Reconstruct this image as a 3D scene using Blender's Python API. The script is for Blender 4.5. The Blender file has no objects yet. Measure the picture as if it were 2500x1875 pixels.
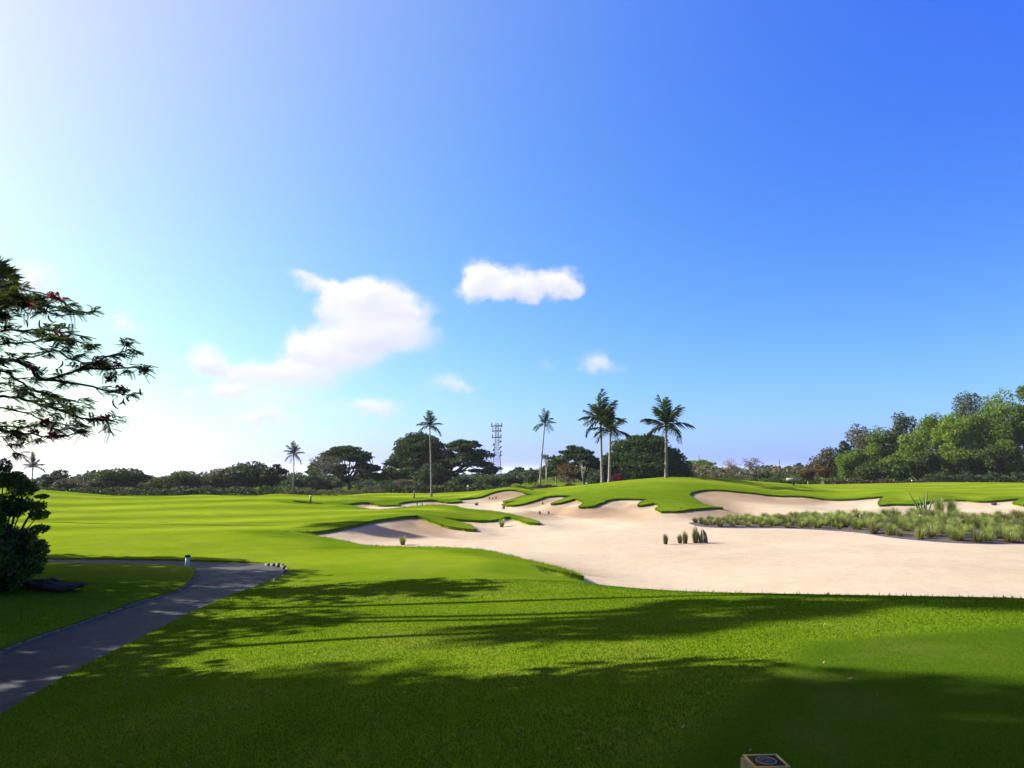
import bpy, math, random
import numpy as np
from mathutils import Vector, Matrix

# ------------------------------------------------------------------ camera
SC = bpy.context.scene
ZC = 3.0
PITCH = math.atan(212.5 / 1944.4)
cam_d = bpy.data.cameras.new("camera")
cam_d.sensor_width = 36.0
cam_d.lens = 28.0
cam_d.clip_start = 0.05
cam_d.clip_end = 20000
cam = bpy.data.objects.new("camera", cam_d)
SC.collection.objects.link(cam)
cam.location = (0, 0, ZC)
cam.rotation_euler = (math.pi / 2 + PITCH, 0, 0)
SC.camera = cam

# ------------------------------------------------------------------ sun, sky, exposure
SUN_EL = math.radians(31)
SUN_AZ = math.radians(-77)      # measured from +Y (the view) towards +X
sun_dir = Vector((math.cos(SUN_EL) * math.sin(SUN_AZ), math.cos(SUN_EL) * math.cos(SUN_AZ), math.sin(SUN_EL)))
sd = bpy.data.lights.new("sun", 'SUN')
sd.energy = 5.0
sd.angle = math.radians(0.5)
sd.color = (1.0, 0.95, 0.86)
so = bpy.data.objects.new("sun", sd)
SC.collection.objects.link(so)
so.rotation_euler = sun_dir.to_track_quat('Z', 'Y').to_euler()
so.location = (-40, 10, 40)

SC.view_settings.view_transform = 'Standard'
SC.view_settings.look = 'None'
SC.view_settings.exposure = 1.6
SC.view_settings.gamma = 1.0
SC.view_settings.use_curve_mapping = False

SC.render.engine = 'CYCLES'
cy = SC.cycles
cy.max_bounces = 6
cy.diffuse_bounces = 3
cy.glossy_bounces = 2
cy.transmission_bounces = 4
cy.transparent_max_bounces = 8
cy.use_denoising = True
try:
    cy.denoiser = 'OPENIMAGEDENOISE'
except Exception:
    pass
cy.sample_clamp_indirect = 6.0

FPX = 2500 * 28.0 / 36.0
CP, SP = math.cos(PITCH), math.sin(PITCH)


def ray(px, py):
    """direction through a photo pixel, scaled so that its y is 1"""
    u = (px - 1250) / FPX
    v = (937.5 - py) / FPX
    y = CP - v * SP
    z = v * CP + SP
    return u / y, z / y


def at(px, py, Y):
    a, e = ray(px, py)
    return Vector((a * Y, Y, ZC + e * Y))


def atz(px, py, z):
    a, e = ray(px, py)
    Y = (z - ZC) / e
    return Vector((a * Y, Y, z))


# --------------------------------------------------- world: physical sky with cumulus
W = bpy.data.worlds.new("World")
SC.world = W
W.use_nodes = True
nt = W.node_tree
nt.nodes.clear()


def wn(t, **kw):
    n = nt.nodes.new(t)
    for k, v in kw.items():
        setattr(n, k, v)
    return n


def wmath(op, a, b=None, clamp=False):
    n = wn('ShaderNodeMath', operation=op, use_clamp=clamp)
    for i, s in enumerate((a, b)):
        if s is None:
            continue
        if isinstance(s, (int, float)):
            n.inputs[i].default_value = s
        else:
            nt.links.new(s, n.inputs[i])
    return n.outputs[0]


def wvec(op, a, b=None, out=0):
    n = wn('ShaderNodeVectorMath', operation=op)
    for i, s in enumerate((a, b)):
        if s is None:
            continue
        if isinstance(s, tuple):
            n.inputs[i].default_value = s
        else:
            nt.links.new(s, n.inputs[i])
    return n.outputs[out]


sky = wn('ShaderNodeTexSky', sky_type='NISHITA', sun_disc=False)
sky.sun_elevation = SUN_EL
sky.sun_rotation = SUN_AZ
sky.altitude = 20
sky.air_density = 1.0
sky.dust_density = 1.0
sky.ozone_density = 2.0
SKY_STRENGTH = 0.08
KSKY = 1.0 / (2 ** SC.view_settings.exposure * SKY_STRENGTH)
tc = wn('ShaderNodeTexCoord')
# the physical sky with a stronger forward-scattering lobe round the sun and pale air at the horizon
ssep = wn('ShaderNodeSeparateColor')
nt.links.new(sky.outputs[0], ssep.inputs[0])
cosv = wvec('DOT_PRODUCT', tc.outputs['Generated'], tuple(sun_dir), out=1)
cs = wmath('MULTIPLY', wmath('ADD', cosv, 1.0), 0.5)
hsep = wn('ShaderNodeSeparateXYZ')
nt.links.new(tc.outputs['Generated'], hsep.inputs[0])
hz = wmath('POWER', wmath('SUBTRACT', 1.0, wmath('ABSOLUTE', hsep.outputs[2]), clamp=True), 12.0)


def schan(i, gain, gam, lobe, n, haze, hlobe=0.0):
    v = wmath('MULTIPLY', wmath('POWER', ssep.outputs[i], gam), gain)
    v = wmath('ADD', v, wmath('MULTIPLY', wmath('POWER', cs, n), lobe))
    hv_ = wmath('ADD', haze, wmath('MULTIPLY', wmath('POWER', cs, 4.0), hlobe))
    return wmath('ADD', v, wmath('MULTIPLY', hz, hv_))


hs = wn('ShaderNodeCombineColor')
nt.links.new(schan(0, 0.0430, 1.6, 1.24, 7.2, -0.09, 0.66), hs.inputs[0])
nt.links.new(schan(1, 0.0730, 1.4, 0.68, 4.2, -0.015, 0.20), hs.inputs[1])
nt.links.new(schan(2, 0.745, 0.2, 0.0, 2.0, 0.22, 0.2), hs.inputs[2])

sep = wn('ShaderNodeSeparateXYZ')
nt.links.new(tc.outputs['Generated'], sep.inputs[0])
ysafe = wmath('MAXIMUM', sep.outputs[1], 0.05)
comb = wn('ShaderNodeCombineXYZ')
nt.links.new(wmath('DIVIDE', sep.outputs[0], ysafe), comb.inputs[0])
nt.links.new(wmath('DIVIDE', sep.outputs[2], ysafe), comb.inputs[1])
q0 = comb.outputs[0]


def wnoise(scale, detail, rough=0.55, vec=None):
    n = wn('ShaderNodeTexNoise')
    n.inputs['Scale'].default_value = scale
    n.inputs['Detail'].default_value = detail
    n.inputs['Roughness'].default_value = rough
    nt.links.new(vec, n.inputs['Vector'])
    return n


nz = wnoise(22.0, 4, 0.5, q0)
dist = wvec('SUBTRACT', nz.outputs['Color'], (0.5, 0.5, 0.5))
dist = wvec('MULTIPLY', dist, (0.034, 0.030, 0.0))
nzb = wnoise(75.0, 3, 0.6, q0)
dist2 = wvec('SUBTRACT', nzb.outputs['Color'], (0.5, 0.5, 0.5))
dist2 = wvec('MULTIPLY', dist2, (0.02, 0.015, 0.0))
q = wvec('ADD', wvec('ADD', q0, dist), dist2)

# photo-measured cumulus puffs: px, py, rx, ry, strength
PUFFS = [
    (722, 672, 34, 15, .6), (760, 690, 48, 20, .8), (800, 706, 42, 22, .8),
    (862, 716, 62, 36, 1.1), (925, 726, 72, 44, 1.1), (880, 775, 95, 60, 1.2), (800, 740, 30, 40, .7),
    (1002, 756, 62, 30, .9), (985, 792, 70, 34, .55), (930, 820, 110, 36, .7), (860, 845, 120, 36, .8),
    (770, 838, 58, 40, 1.0), (718, 848, 30, 34, .8), (790, 872, 100, 28, .6),
    (640, 905, 78, 26, .8), (730, 918, 86, 28, .8), (500, 880, 46, 36, 1.25), (548, 900, 50, 26, .65),
    (556, 956, 40, 22, .8), (470, 966, 26, 15, .85), (690, 965, 130, 34, .5), (590, 935, 90, 30, .5), (820, 890, 120, 40, .5), (880, 1000, 90, 30, .4), (640, 1000, 120, 34, .4), (1000, 830, 90, 40, .4),
    (1178, 668, 40, 36, 1.0), (1152, 702, 40, 28, .8), (1240, 688, 78, 40, 1.0), (1310, 704, 90, 28, .85), (1215, 716, 90, 22, .5),
    (1380, 688, 42, 32, 1.0), (1398, 708, 34, 20, .5),
    (1092, 930, 52, 24, .62), (1140, 942, 40, 12, .4), (1333, 886, 26, 16, .3),
    (1448, 878, 34, 28, .55), (1478, 896, 50, 22, .42),
    (922, 992, 52, 20, .62), (660, 1030, 74, 24, .66), (600, 1035, 60, 16, .45),
    (300, 782, 34, 24, .85), (345, 805, 44, 18, .45), (80, 690, 60, 52, 1.0), (250, 815, 40, 12, .2),
]
acc = None
accs = None
for (px, py, rx, ry, st) in PUFFS:
    a, e = ray(px, py)
    v = wvec('SUBTRACT', q, (a, e, 0.0))
    v = wvec('MULTIPLY', v, (FPX / (rx * 1.5), FPX / (ry * 1.5), 0.0))
    L = wvec('LENGTH', v, out=1)
    f = wmath('MULTIPLY', wmath('SUBTRACT', 1.0, L, clamp=True), st)
    acc = f if acc is None else wmath('ADD', acc, f)
    # the part of the puff that faces the sun (up and left)
    sep2 = wn('ShaderNodeSeparateXYZ')
    nt.links.new(v, sep2.inputs[0])
    g = wmath('SUBTRACT', wmath('MULTIPLY', sep2.outputs[1], 0.8), wmath('MULTIPLY', sep2.outputs[0], 0.35))
    g = wmath('MULTIPLY', g, f)
    accs = g if accs is None else wmath('ADD', accs, g)
front = wmath('GREATER_THAN', sep.outputs[1], 0.05)
n3 = wnoise(48.0, 5, 0.6, q0)
dens = wmath('ADD', acc, wmath('MULTIPLY', wmath('SUBTRACT', n3.outputs[0], 0.5), 0.20))
mr = wn('ShaderNodeMapRange', interpolation_type='SMOOTHSTEP')
mr.inputs['From Min'].default_value = 0.02
mr.inputs['From Max'].default_value = 1.0
nt.links.new(dens, mr.inputs['Value'])
alpha = wmath('MULTIPLY', mr.outputs[0], front)
alpha = wmath('MULTIPLY', alpha, 0.97)
shade = wmath('ADD', 0.60, wmath('MULTIPLY', accs, 1.5), clamp=True)
ccol = wn('ShaderNodeMix', data_type='RGBA')
ccol.inputs['A'].default_value = (0.74, 0.77, 0.95, 1)
ccol.inputs['B'].default_value = (1.05, 1.04, 1.05, 1)
nt.links.new(shade, ccol.inputs['Factor'])
cmix = wn('ShaderNodeMix', data_type='RGBA')
nt.links.new(alpha, cmix.inputs['Factor'])
nt.links.new(hs.outputs[0], cmix.inputs['A'])
nt.links.new(ccol.outputs['Result'], cmix.inputs['B'])
bg = wn('ShaderNodeBackground')
bg.inputs['Strength'].default_value = SKY_STRENGTH
nt.links.new(wvec('MULTIPLY', cmix.outputs['Result'], (KSKY, KSKY, KSKY)), bg.inputs['Color'])
wo = wn('ShaderNodeOutputWorld')
nt.links.new(bg.outputs[0], wo.inputs[0])

# ------------------------------------------------------------------ mesh helpers
rng = np.random.default_rng(7)
COL = SC.collection


class MB:
    def __init__(self):
        self.V, self.F, self.n = [], [], 0

    def add(self, V, *faces):
        V = np.asarray(V, dtype=np.float64).reshape(-1, 3)
        for f in faces:
            f = np.asarray(f, dtype=np.int64)
            if len(f):
                self.F.append(f + self.n)
        self.V.append(V)
        self.n += len(V)

    def tube(self, P, R, k=6, cap=True):
        P = np.asarray(P, dtype=float)
        R = np.broadcast_to(np.asarray(R, dtype=float), (len(P),))
        T = np.gradient(P, axis=0)
        T /= np.linalg.norm(T, axis=1, keepdims=True) + 1e-9
        ref = np.array([0, 0, 1.0]) if abs(T[0, 2]) < 0.9 else np.array([1.0, 0, 0])
        A = np.cross(T, ref)
        A /= np.linalg.norm(A, axis=1, keepdims=True) + 1e-9
        B = np.cross(T, A)
        th = np.arange(k) * 2 * np.pi / k
        V = P[:, None] + R[:, None, None] * (np.cos(th)[None, :, None] * A[:, None] + np.sin(th)[None, :, None] * B[:, None])
        m = len(P)
        i, j = np.meshgrid(np.arange(m - 1), np.arange(k), indexing='ij')
        a = i * k + j
        b = i * k + (j + 1) % k
        Q = np.stack([a, b, b + k, a + k], -1).reshape(-1, 4)
        fs = [Q]
        if cap:
            fs.append(np.array([[(m - 1) * k, (m - 1) * k + q_, (m - 1) * k + q_ + 1] for q_ in range(1, k - 1)]))
            fs.append(np.array([[0, q_ + 1, q_] for q_ in range(1, k - 1)]))
        self.add(V.reshape(-1, 3), *fs)

    def box(self, c, s, rz=0.0, taper=1.0):
        x, y, z = np.array(s) / 2.0
        V = np.array([[-x, -y, -z], [x, -y, -z], [x, y, -z], [-x, y, -z],
                      [-x * taper, -y * taper, z], [x * taper, -y * taper, z], [x * taper, y * taper, z], [-x * taper, y * taper, z]])
        c_, s_ = math.cos(rz), math.sin(rz)
        V = V @ np.array([[c_, s_, 0], [-s_, c_, 0], [0, 0, 1]]) + np.array(c)
        self.add(V, [[0, 3, 2, 1], [4, 5, 6, 7], [0, 1, 5, 4], [1, 2, 6, 5], [2, 3, 7, 6], [3, 0, 4, 7]])

    def leaves(self, C, L, Wd, up=0.35, rs=None):
        rs = rs or rng
        n = len(C)
        a = rs.normal(size=(n, 3))
        a[:, 2] *= 0.7
        a /= np.linalg.norm(a, axis=1, keepdims=True) + 1e-9
        nn = rs.normal(size=(n, 3)) + np.array([0, 0, up * 3])
        b = np.cross(a, nn)
        b /= np.linalg.norm(b, axis=1, keepdims=True) + 1e-9
        s = rs.uniform(0.65, 1.35, (n, 1))
        l = a * L * 0.5 * s
        w = b * Wd * 0.5 * s
        c = np.cross(a, b) * L * 0.12 * s
        V = np.stack([C - l, C + w + c, C + l, C - w + c], 1).reshape(-1, 3)
        i = np.arange(n)[:, None] * 4
        self.add(V, i + np.array([0, 1, 2, 3]))

    def build(self, name, mat, parent=None, smooth=False):
        return mesh_from(name, np.concatenate(self.V), self.F, mat, parent, smooth)


def mesh_data(name, V, faces, mat, smooth=False):
    me = bpy.data.meshes.new(name)
    me.vertices.add(len(V))
    me.vertices.foreach_set('co', np.asarray(V, dtype=np.float32).ravel())
    faces = [np.asarray(f, dtype=np.int32) for f in faces if len(f)]
    li = np.concatenate([f.ravel() for f in faces])
    tot = np.concatenate([np.full(len(f), f.shape[1], dtype=np.int32) for f in faces])
    st = np.concatenate([[0], np.cumsum(tot)[:-1]]).astype(np.int32)
    me.loops.add(len(li))
    me.loops.foreach_set('vertex_index', li)
    me.polygons.add(len(tot))
    me.polygons.foreach_set('loop_start', st)
    me.polygons.foreach_set('loop_total', tot)
    if smooth:
        me.polygons.foreach_set('use_smooth', np.ones(len(tot), dtype=bool))
    me.update(calc_edges=True)
    for m in (mat if isinstance(mat, (list, tuple)) else [mat]):
        me.materials.append(m)
    return me


def mesh_from(name, V, faces, mat, parent=None, smooth=False):
    """link a mesh; with a parent, world-space vertices are moved into the parent's frame"""
    V = np.asarray(V, dtype=float)
    if parent is not None:
        V = V - np.array(parent.matrix_basis.translation)
    me = mesh_data(name, V, faces, mat, smooth)
    return link(name, me, parent)


def link(name, me, parent=None, M=None):
    o = bpy.data.objects.new(name, me)
    COL.objects.link(o)
    if parent is not None:
        o.parent = parent
    if M is not None:
        o.matrix_basis = M
    return o


def tag(o, label, cat, group=None):
    o['label'] = label
    o['category'] = cat
    if group:
        o['group'] = group
    return o


def thing(name, label, cat, loc, group=None, rz=0.0):
    o = bpy.data.objects.new(name, None)
    o.empty_display_size = 0.2
    COL.objects.link(o)
    o.location = loc
    o.rotation_euler = (0, 0, rz)
    return tag(o, label, cat, group)


def structure(o):
    o['kind'] = 'structure'
    return o


def copy_tree(o, loc=None, rz=None, scale=None, label=None):
    c = o.copy()
    COL.objects.link(c)
    if loc is not None:
        c.location = loc
    if rz is not None:
        c.rotation_euler = (0, 0, rz)
    if scale is not None:
        c.scale = scale
    if label:
        c['label'] = label
    for ch in list(o.children):
        d = ch.copy()
        COL.objects.link(d)
        d.parent = c
        for g in list(ch.children):
            e = g.copy()
            COL.objects.link(e)
            e.parent = d
    return c


# ------------------------------------------------------------------ materials
ALBEDO = 0.76


class Mat:
    def __init__(self, name, rough=0.8, spec=0.3):
        self.m = bpy.data.materials.new(name)
        self.m.use_nodes = True
        self.t = self.m.node_tree
        self.p = self.t.nodes['Principled BSDF']
        self.p.inputs['Roughness'].default_value = rough
        self.p.inputs['Specular IOR Level'].default_value = spec
        self.out = self.t.nodes['Material Output']

    def n(self, t, **kw):
        n = self.t.nodes.new(t)
        for k, v in kw.items():
            setattr(n, k, v)
        return n

    def l(self, a, b):
        self.t.links.new(a, b)

    def math(self, op, a, b=None, clamp=False):
        n = self.n('ShaderNodeMath', operation=op, use_clamp=clamp)
        for i, s in enumerate((a, b)):
            if s is None:
                continue
            if isinstance(s, (int, float)):
                n.inputs[i].default_value = s
            else:
                self.l(s, n.inputs[i])
        return n.outputs[0]

    def pos(self, obj=False):
        if obj:
            return self.n('ShaderNodeTexCoord').outputs['Object']
        return self.n('ShaderNodeNewGeometry').outputs['Position']

    def noise(self, scale, detail=3, rough=0.55, vec=None, out='Fac'):
        n = self.n('ShaderNodeTexNoise')
        n.inputs['Scale'].default_value = scale
        n.inputs['Detail'].default_value = detail
        n.inputs['Roughness'].default_value = rough
        self.l(vec if vec is not None else self.pos(), n.inputs['Vector'])
        return n.outputs[out]

    def ramp(self, fac, stops):
        n = self.n('ShaderNodeValToRGB')
        cr = n.color_ramp
        while len(cr.elements) > 1:
            cr.elements.remove(cr.elements[0])
        cr.elements[0].position = stops[0][0]
        cr.elements[0].color = (*stops[0][1], 1)
        for p, c in stops[1:]:
            e = cr.elements.new(p)
            e.color = (*c, 1)
        self.l(fac, n.inputs[0])
        return n.outputs[0]

    def mix(self, fac, a, b, mode='MIX'):
        n = self.n('ShaderNodeMix', data_type='RGBA', blend_type=mode)
        for k, s in (('Factor', fac), ('A', a), ('B', b)):
            if isinstance(s, tuple):
                n.inputs[k].default_value = (*s, 1)
            elif isinstance(s, (int, float)):
                n.inputs[k].default_value = s
            else:
                self.l(s, n.inputs[k])
        return n.outputs['Result']

    def attr(self, name):
        return self.n('ShaderNodeAttribute', attribute_name=name).outputs['Fac']

    def color(self, c):
        """base colour, calibrated to the exposure by one common albedo factor"""
        c = self.mix(1.0, c, (ALBEDO, ALBEDO, ALBEDO), 'MULTIPLY')
        self.l(c, self.p.inputs['Base Color'])
        return c

    def bump(self, h, strength=0.4, dist=0.02):
        b = self.n('ShaderNodeBump')
        b.inputs['Strength'].default_value = strength
        b.inputs['Distance'].default_value = dist
        self.l(h, b.inputs['Height'])
        self.l(b.outputs[0], self.p.inputs['Normal'])


def scaled(m, vec, s):
    n = m.n('ShaderNodeVectorMath', operation='MULTIPLY')
    m.l(vec, n.inputs[0])
    n.inputs[1].default_value = s
    return n.outputs[0]


def leaf_material(name, c1, c2, trans=0.35, rough=0.65, scale=0.35, spec=0.1, dead=None):
    """foliage: leaf-to-leaf and clump-to-clump colour variation, some light passing through"""
    m = Mat(name, rough, spec)
    rnd = m.n('ShaderNodeNewGeometry').outputs['Random Per Island']
    clump = m.noise(scale, 2)
    f = m.math('ADD', m.math('MULTIPLY', rnd, 0.55), m.math('MULTIPLY', m.math('SUBTRACT', clump, 0.28), 1.1), clamp=True)
    col = m.mix(f, c1, c2)
    if dead:
        col = m.mix(m.math('GREATER_THAN', m.math('FRACT', m.math('MULTIPLY', rnd, 37.3)), 0.9), col, dead)
    col = m.color(col)
    tr = m.n('ShaderNodeBsdfTranslucent')
    tcol = m.mix(1.0, col, (1.1, 1.15, 0.5), 'MULTIPLY')
    m.l(tcol, tr.inputs['Color'])
    ms = m.n('ShaderNodeMixShader')
    ms.inputs[0].default_value = trans
    m.l(m.p.outputs[0], ms.inputs[1])
    m.l(tr.outputs[0], ms.inputs[2])
    m.l(ms.outputs[0], m.out.inputs['Surface'])
    return m.m


def bark_material(name, c1, c2, scale=(6, 6, 1.2)):
    m = Mat(name, 0.9, 0.15)
    v = scaled(m, m.pos(), scale)
    f = m.noise(1.0, 4, 0.6, v)
    m.color(m.ramp(f, [(0.3, c1), (0.7, c2)]))
    m.bump(f, 0.5, 0.03)
    return m.m


def plain_material(name, c1, c2=None, rough=0.6, scale=8.0, spec=0.4, metal=0.0):
    m = Mat(name, rough, spec)
    m.p.inputs['Metallic'].default_value = metal
    c2 = c2 or tuple(x * 0.7 for x in c1)
    f = m.noise(scale, 4, 0.6, m.pos(True))
    m.color(m.ramp(f, [(0.32, c2), (0.62, c1)]))
    m.bump(f, 0.15, 0.01)
    return m.m


# grass ---------------------------------------------------------------
g = Mat('turf', 0.9, 0.0)
gp = g.pos()
rough_a = g.attr('rough')
tee_a = g.attr('tee')
big = g.noise(0.16, 3, 0.5, gp)
mid = g.noise(1.1, 4, 0.6, gp)
fine = g.noise(16.0, 3, 0.7, gp)
speck = g.noise(70.0, 2, 0.6, gp)
f1 = g.math('ADD', g.math('MULTIPLY', big, 0.45), g.math('ADD', g.math('MULTIPLY', mid, 0.35), g.math('MULTIPLY', fine, 0.3)))
fair = g.ramp(f1, [(0.36, (0.102, 0.160, 0.006)), (0.54, (0.154, 0.216, 0.010)), (0.72, (0.210, 0.250, 0.020))])
rgh = g.ramp(f1, [(0.36, (0.044, 0.096, 0.003)), (0.54, (0.078, 0.142, 0.005)), (0.72, (0.128, 0.172, 0.012))])
teec = g.ramp(f1, [(0.36, (0.032, 0.074, 0.004)), (0.6, (0.056, 0.100, 0.006))])
col = g.mix(rough_a, fair, rgh)
col = g.mix(tee_a, col, teec)
# mowing stripes (the blades lie one way, then the other)
sx = g.n('ShaderNodeSeparateXYZ')
g.l(gp, sx.inputs[0])
wob = g.math('MULTIPLY', g.noise(0.03, 2, 0.5, gp), 6.0)
ph = g.math('ADD', g.math('ADD', g.math('MULTIPLY', sx.outputs[1], 0.92), g.math('MULTIPLY', sx.outputs[0], -0.28)), wob)
strp = g.math('SINE', g.math('MULTIPLY', ph, 2 * math.pi / 6.5))
strp = g.math('MULTIPLY', g.math('MULTIPLY', strp, 0.24), g.attr('mow'))
spk = g.math('MULTIPLY', g.math('SUBTRACT', speck, 0.5), 0.7)
val = g.math('ADD', 1.0, g.math('ADD', strp, spk))
hv = g.n('ShaderNodeHueSaturation')
g.l(col, hv.inputs['Color'])
g.l(val, hv.inputs['Value'])
worn = g.noise(0.6, 5, 0.65, gp)
wf = g.ramp(worn, [(0.52, (0, 0, 0)), (0.74, (0.42, 0.42, 0.42))])
col = g.mix(wf, hv.outputs[0], (0.15, 0.145, 0.035))
g.color(col)
hgt = g.math('ADD', g.math('MULTIPLY', fine, 0.7), g.math('MULTIPLY', speck, 0.5))
g.bump(hgt, 0.8, 0.03)
TURF = g.m

# sand ----------------------------------------------------------------
s = Mat('sand', 0.95, 0.08)
spos = s.pos()
sbig = s.noise(0.22, 4, 0.55, spos)
smid = s.noise(1.6, 4, 0.6, spos)
sfin = s.noise(45.0, 3, 0.7, spos)
ff = s.math('ADD', s.math('MULTIPLY', sbig, 0.55), s.math('ADD', s.math('MULTIPLY', smid, 0.35), s.math('MULTIPLY', sfin, 0.10)))
scol = s.ramp(ff, [(0.34, (0.390, 0.302, 0.204)), (0.52, (0.448, 0.362, 0.255)), (0.70, (0.490, 0.408, 0.298))])
# darker ochre on the steeper bunker faces
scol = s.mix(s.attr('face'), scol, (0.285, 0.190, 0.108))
s.color(scol)
rk = s.n('ShaderNodeTexWave', wave_type='BANDS', bands_direction='DIAGONAL')
rk.inputs['Scale'].default_value = 1.6
rk.inputs['Distortion'].default_value = 5.0
rk.inputs['Detail'].default_value = 2.0
rk.inputs['Detail Scale'].default_value = 0.6
s.l(spos, rk.inputs['Vector'])
foot = s.n('ShaderNodeTexVoronoi')
foot.inputs['Scale'].default_value = 1.7
s.l(spos, foot.inputs['Vector'])
pit = s.ramp(foot.outputs['Distance'], [(0.0, (0, 0, 0)), (0.16, (1, 1, 1))])
sh = s.math('ADD', s.math('MULTIPLY', rk.outputs['Fac'], 0.10),
            s.math('ADD', s.math('MULTIPLY', smid, 0.8), s.math('ADD', s.math('MULTIPLY', sfin, 0.2), s.math('MULTIPLY', pit, 0.10))))
s.bump(sh, 0.5, 0.08)
SAND = s.m

# planting-bed soil ------------------------------------------------------
b = Mat('bed_soil', 0.95, 0.1)
bp = b.pos()
bf = b.math('ADD', b.math('MULTIPLY', b.noise(3.0, 5, 0.7, bp), 0.6), b.math('MULTIPLY', b.noise(18.0, 3, 0.7, bp), 0.4))
b.color(b.ramp(bf, [(0.36, (0.035, 0.030, 0.025)), (0.5, (0.085, 0.073, 0.060)), (0.6, (0.14, 0.12, 0.095)), (0.7, (0.27, 0.225, 0.17))]))
b.bump(bf, 0.9, 0.08)
SOIL = b.m

# path -----------------------------------------------------------------
pm = Mat('path_paving', 0.85, 0.25)
pp = pm.pos()
pv = pm.n('ShaderNodeTexVoronoi')
pv.inputs['Scale'].default_value = 16.0
pm.l(pp, pv.inputs['Vector'])
pf = pm.math('ADD', pm.math('MULTIPLY', pm.noise(1.4, 4, 0.6, pp), 0.5), pm.math('MULTIPLY', pm.noise(26.0, 3, 0.75, pp), 0.5))
pc = pm.ramp(pf, [(0.33, (0.020, 0.019, 0.020)), (0.52, (0.046, 0.043, 0.045)), (0.7, (0.115, 0.105, 0.098))])
pc = pm.mix(0.35, pc, pm.mix(0.5, pv.outputs['Color'], (0.25, 0.24, 0.25)), 'SOFT_LIGHT')
stain = pm.noise(.45, 4, .65, pp)
pc = pm.mix(pm.ramp(stain, [(.42, (0, 0, 0)), (.68, (.55, .55, .55))]), pc, (0.022, 0.021, 0.023))
crk = pm.n('ShaderNodeTexVoronoi', feature='DISTANCE_TO_EDGE')
crk.inputs['Scale'].default_value = 2.3
pm.l(pm.mix(.12, pp, pm.noise(3, 3, .6, pp, 'Color')), crk.inputs['Vector'])
pc = pm.mix(pm.ramp(crk.outputs['Distance'], [(0.0, (.6, .6, .6)), (.035, (0, 0, 0))]), pc, (0.02, 0.019, 0.018))
pm.color(pc)
pm.bump(pm.math('ADD', pf, pm.math('MULTIPLY', pv.outputs['Distance'], 0.5)), 0.6, 0.02)
PATH = pm.m

# ------------------------------------------------------------------ terrain
# height control points: surveyed from the photograph as (px, py, Y) or with a known height
ctl = []


def cY(px, py, Y):
    p = at(px, py, Y)
    ctl.append((p.x, p.y, p.z))
    return p


def cZ(px, py, z):
    p = atz(px, py, z)
    ctl.append((p.x, p.y, p.z))
    return p


for w in [(0, 0, 1.42), (5, 0, 1.45), (-4, 0, 1.15), (-8, 0, .8), (-14, 0, .6), (12, 0, 1.4), (0, -10, 1.4), (-10, -10, .8),
          (12, -10, 1.4), (25, 0, 1.2), (-30, 10, .5), (-30, 25, .4), (18, 10, 1.0), (24, 16, .3)]:
    ctl.append(w)
for a in [(600, 1875, .95), (1250, 1875, 1.3), (1900, 1875, 1.42), (2500, 1875, 1.45), (0, 1875, .42),
          (0, 1745, .3), (300, 1575, .3), (500, 1480, .3), (690, 1405, .3), (600, 1370, .3), (300, 1363, .3), (100, 1361, .3),
          (0, 1582, .3), (200, 1512, .3), (400, 1447, .3), (474, 1405, .3), (470, 1384, .3), (-300, 1361, .3), (-300, 1376, .3),
          (300, 1390, .40), (100, 1400, .45), (100, 1460, .42), (-200, 1480, .5), (300, 1440, .36), (-200, 1400, .45),
          (600, 1650, .62), (1250, 1650, 1.05), (1900, 1640, 1.25), (2500, 1600, 1.33),
          (700, 1520, .45), (1200, 1530, .72), (1800, 1510, 1.0), (2500, 1500, 1.22),
          (800, 1430, .38), (1100, 1420, .48), (1350, 1440, .62), (1600, 1455, .8),
          (800, 1365, .33), (1000, 1370, .36), (850, 1345, .30),
          # open sand, flat
          (1500, 1390, 0), (2000, 1400, .02), (1500, 1330, 0), (2000, 1320, 0), (2400, 1400, .04), (1300, 1330, .02),
          (1100, 1310, .06), (1600, 1280, .0), (1400, 1270, .05), (1300, 1292, .03), (1350, 1250, .14), (1500, 1255, .12),
          (2400, 1340, .02), (2000, 1280, .03), (2300, 1285, .04), (1950, 1255, .06), (2300, 1258, .12), (1800, 1262, .05),
          (950, 1306, .2), (1010, 1300, .22), (1060, 1300, .14), (880, 1312, .22)]:
    cZ(*a)
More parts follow.
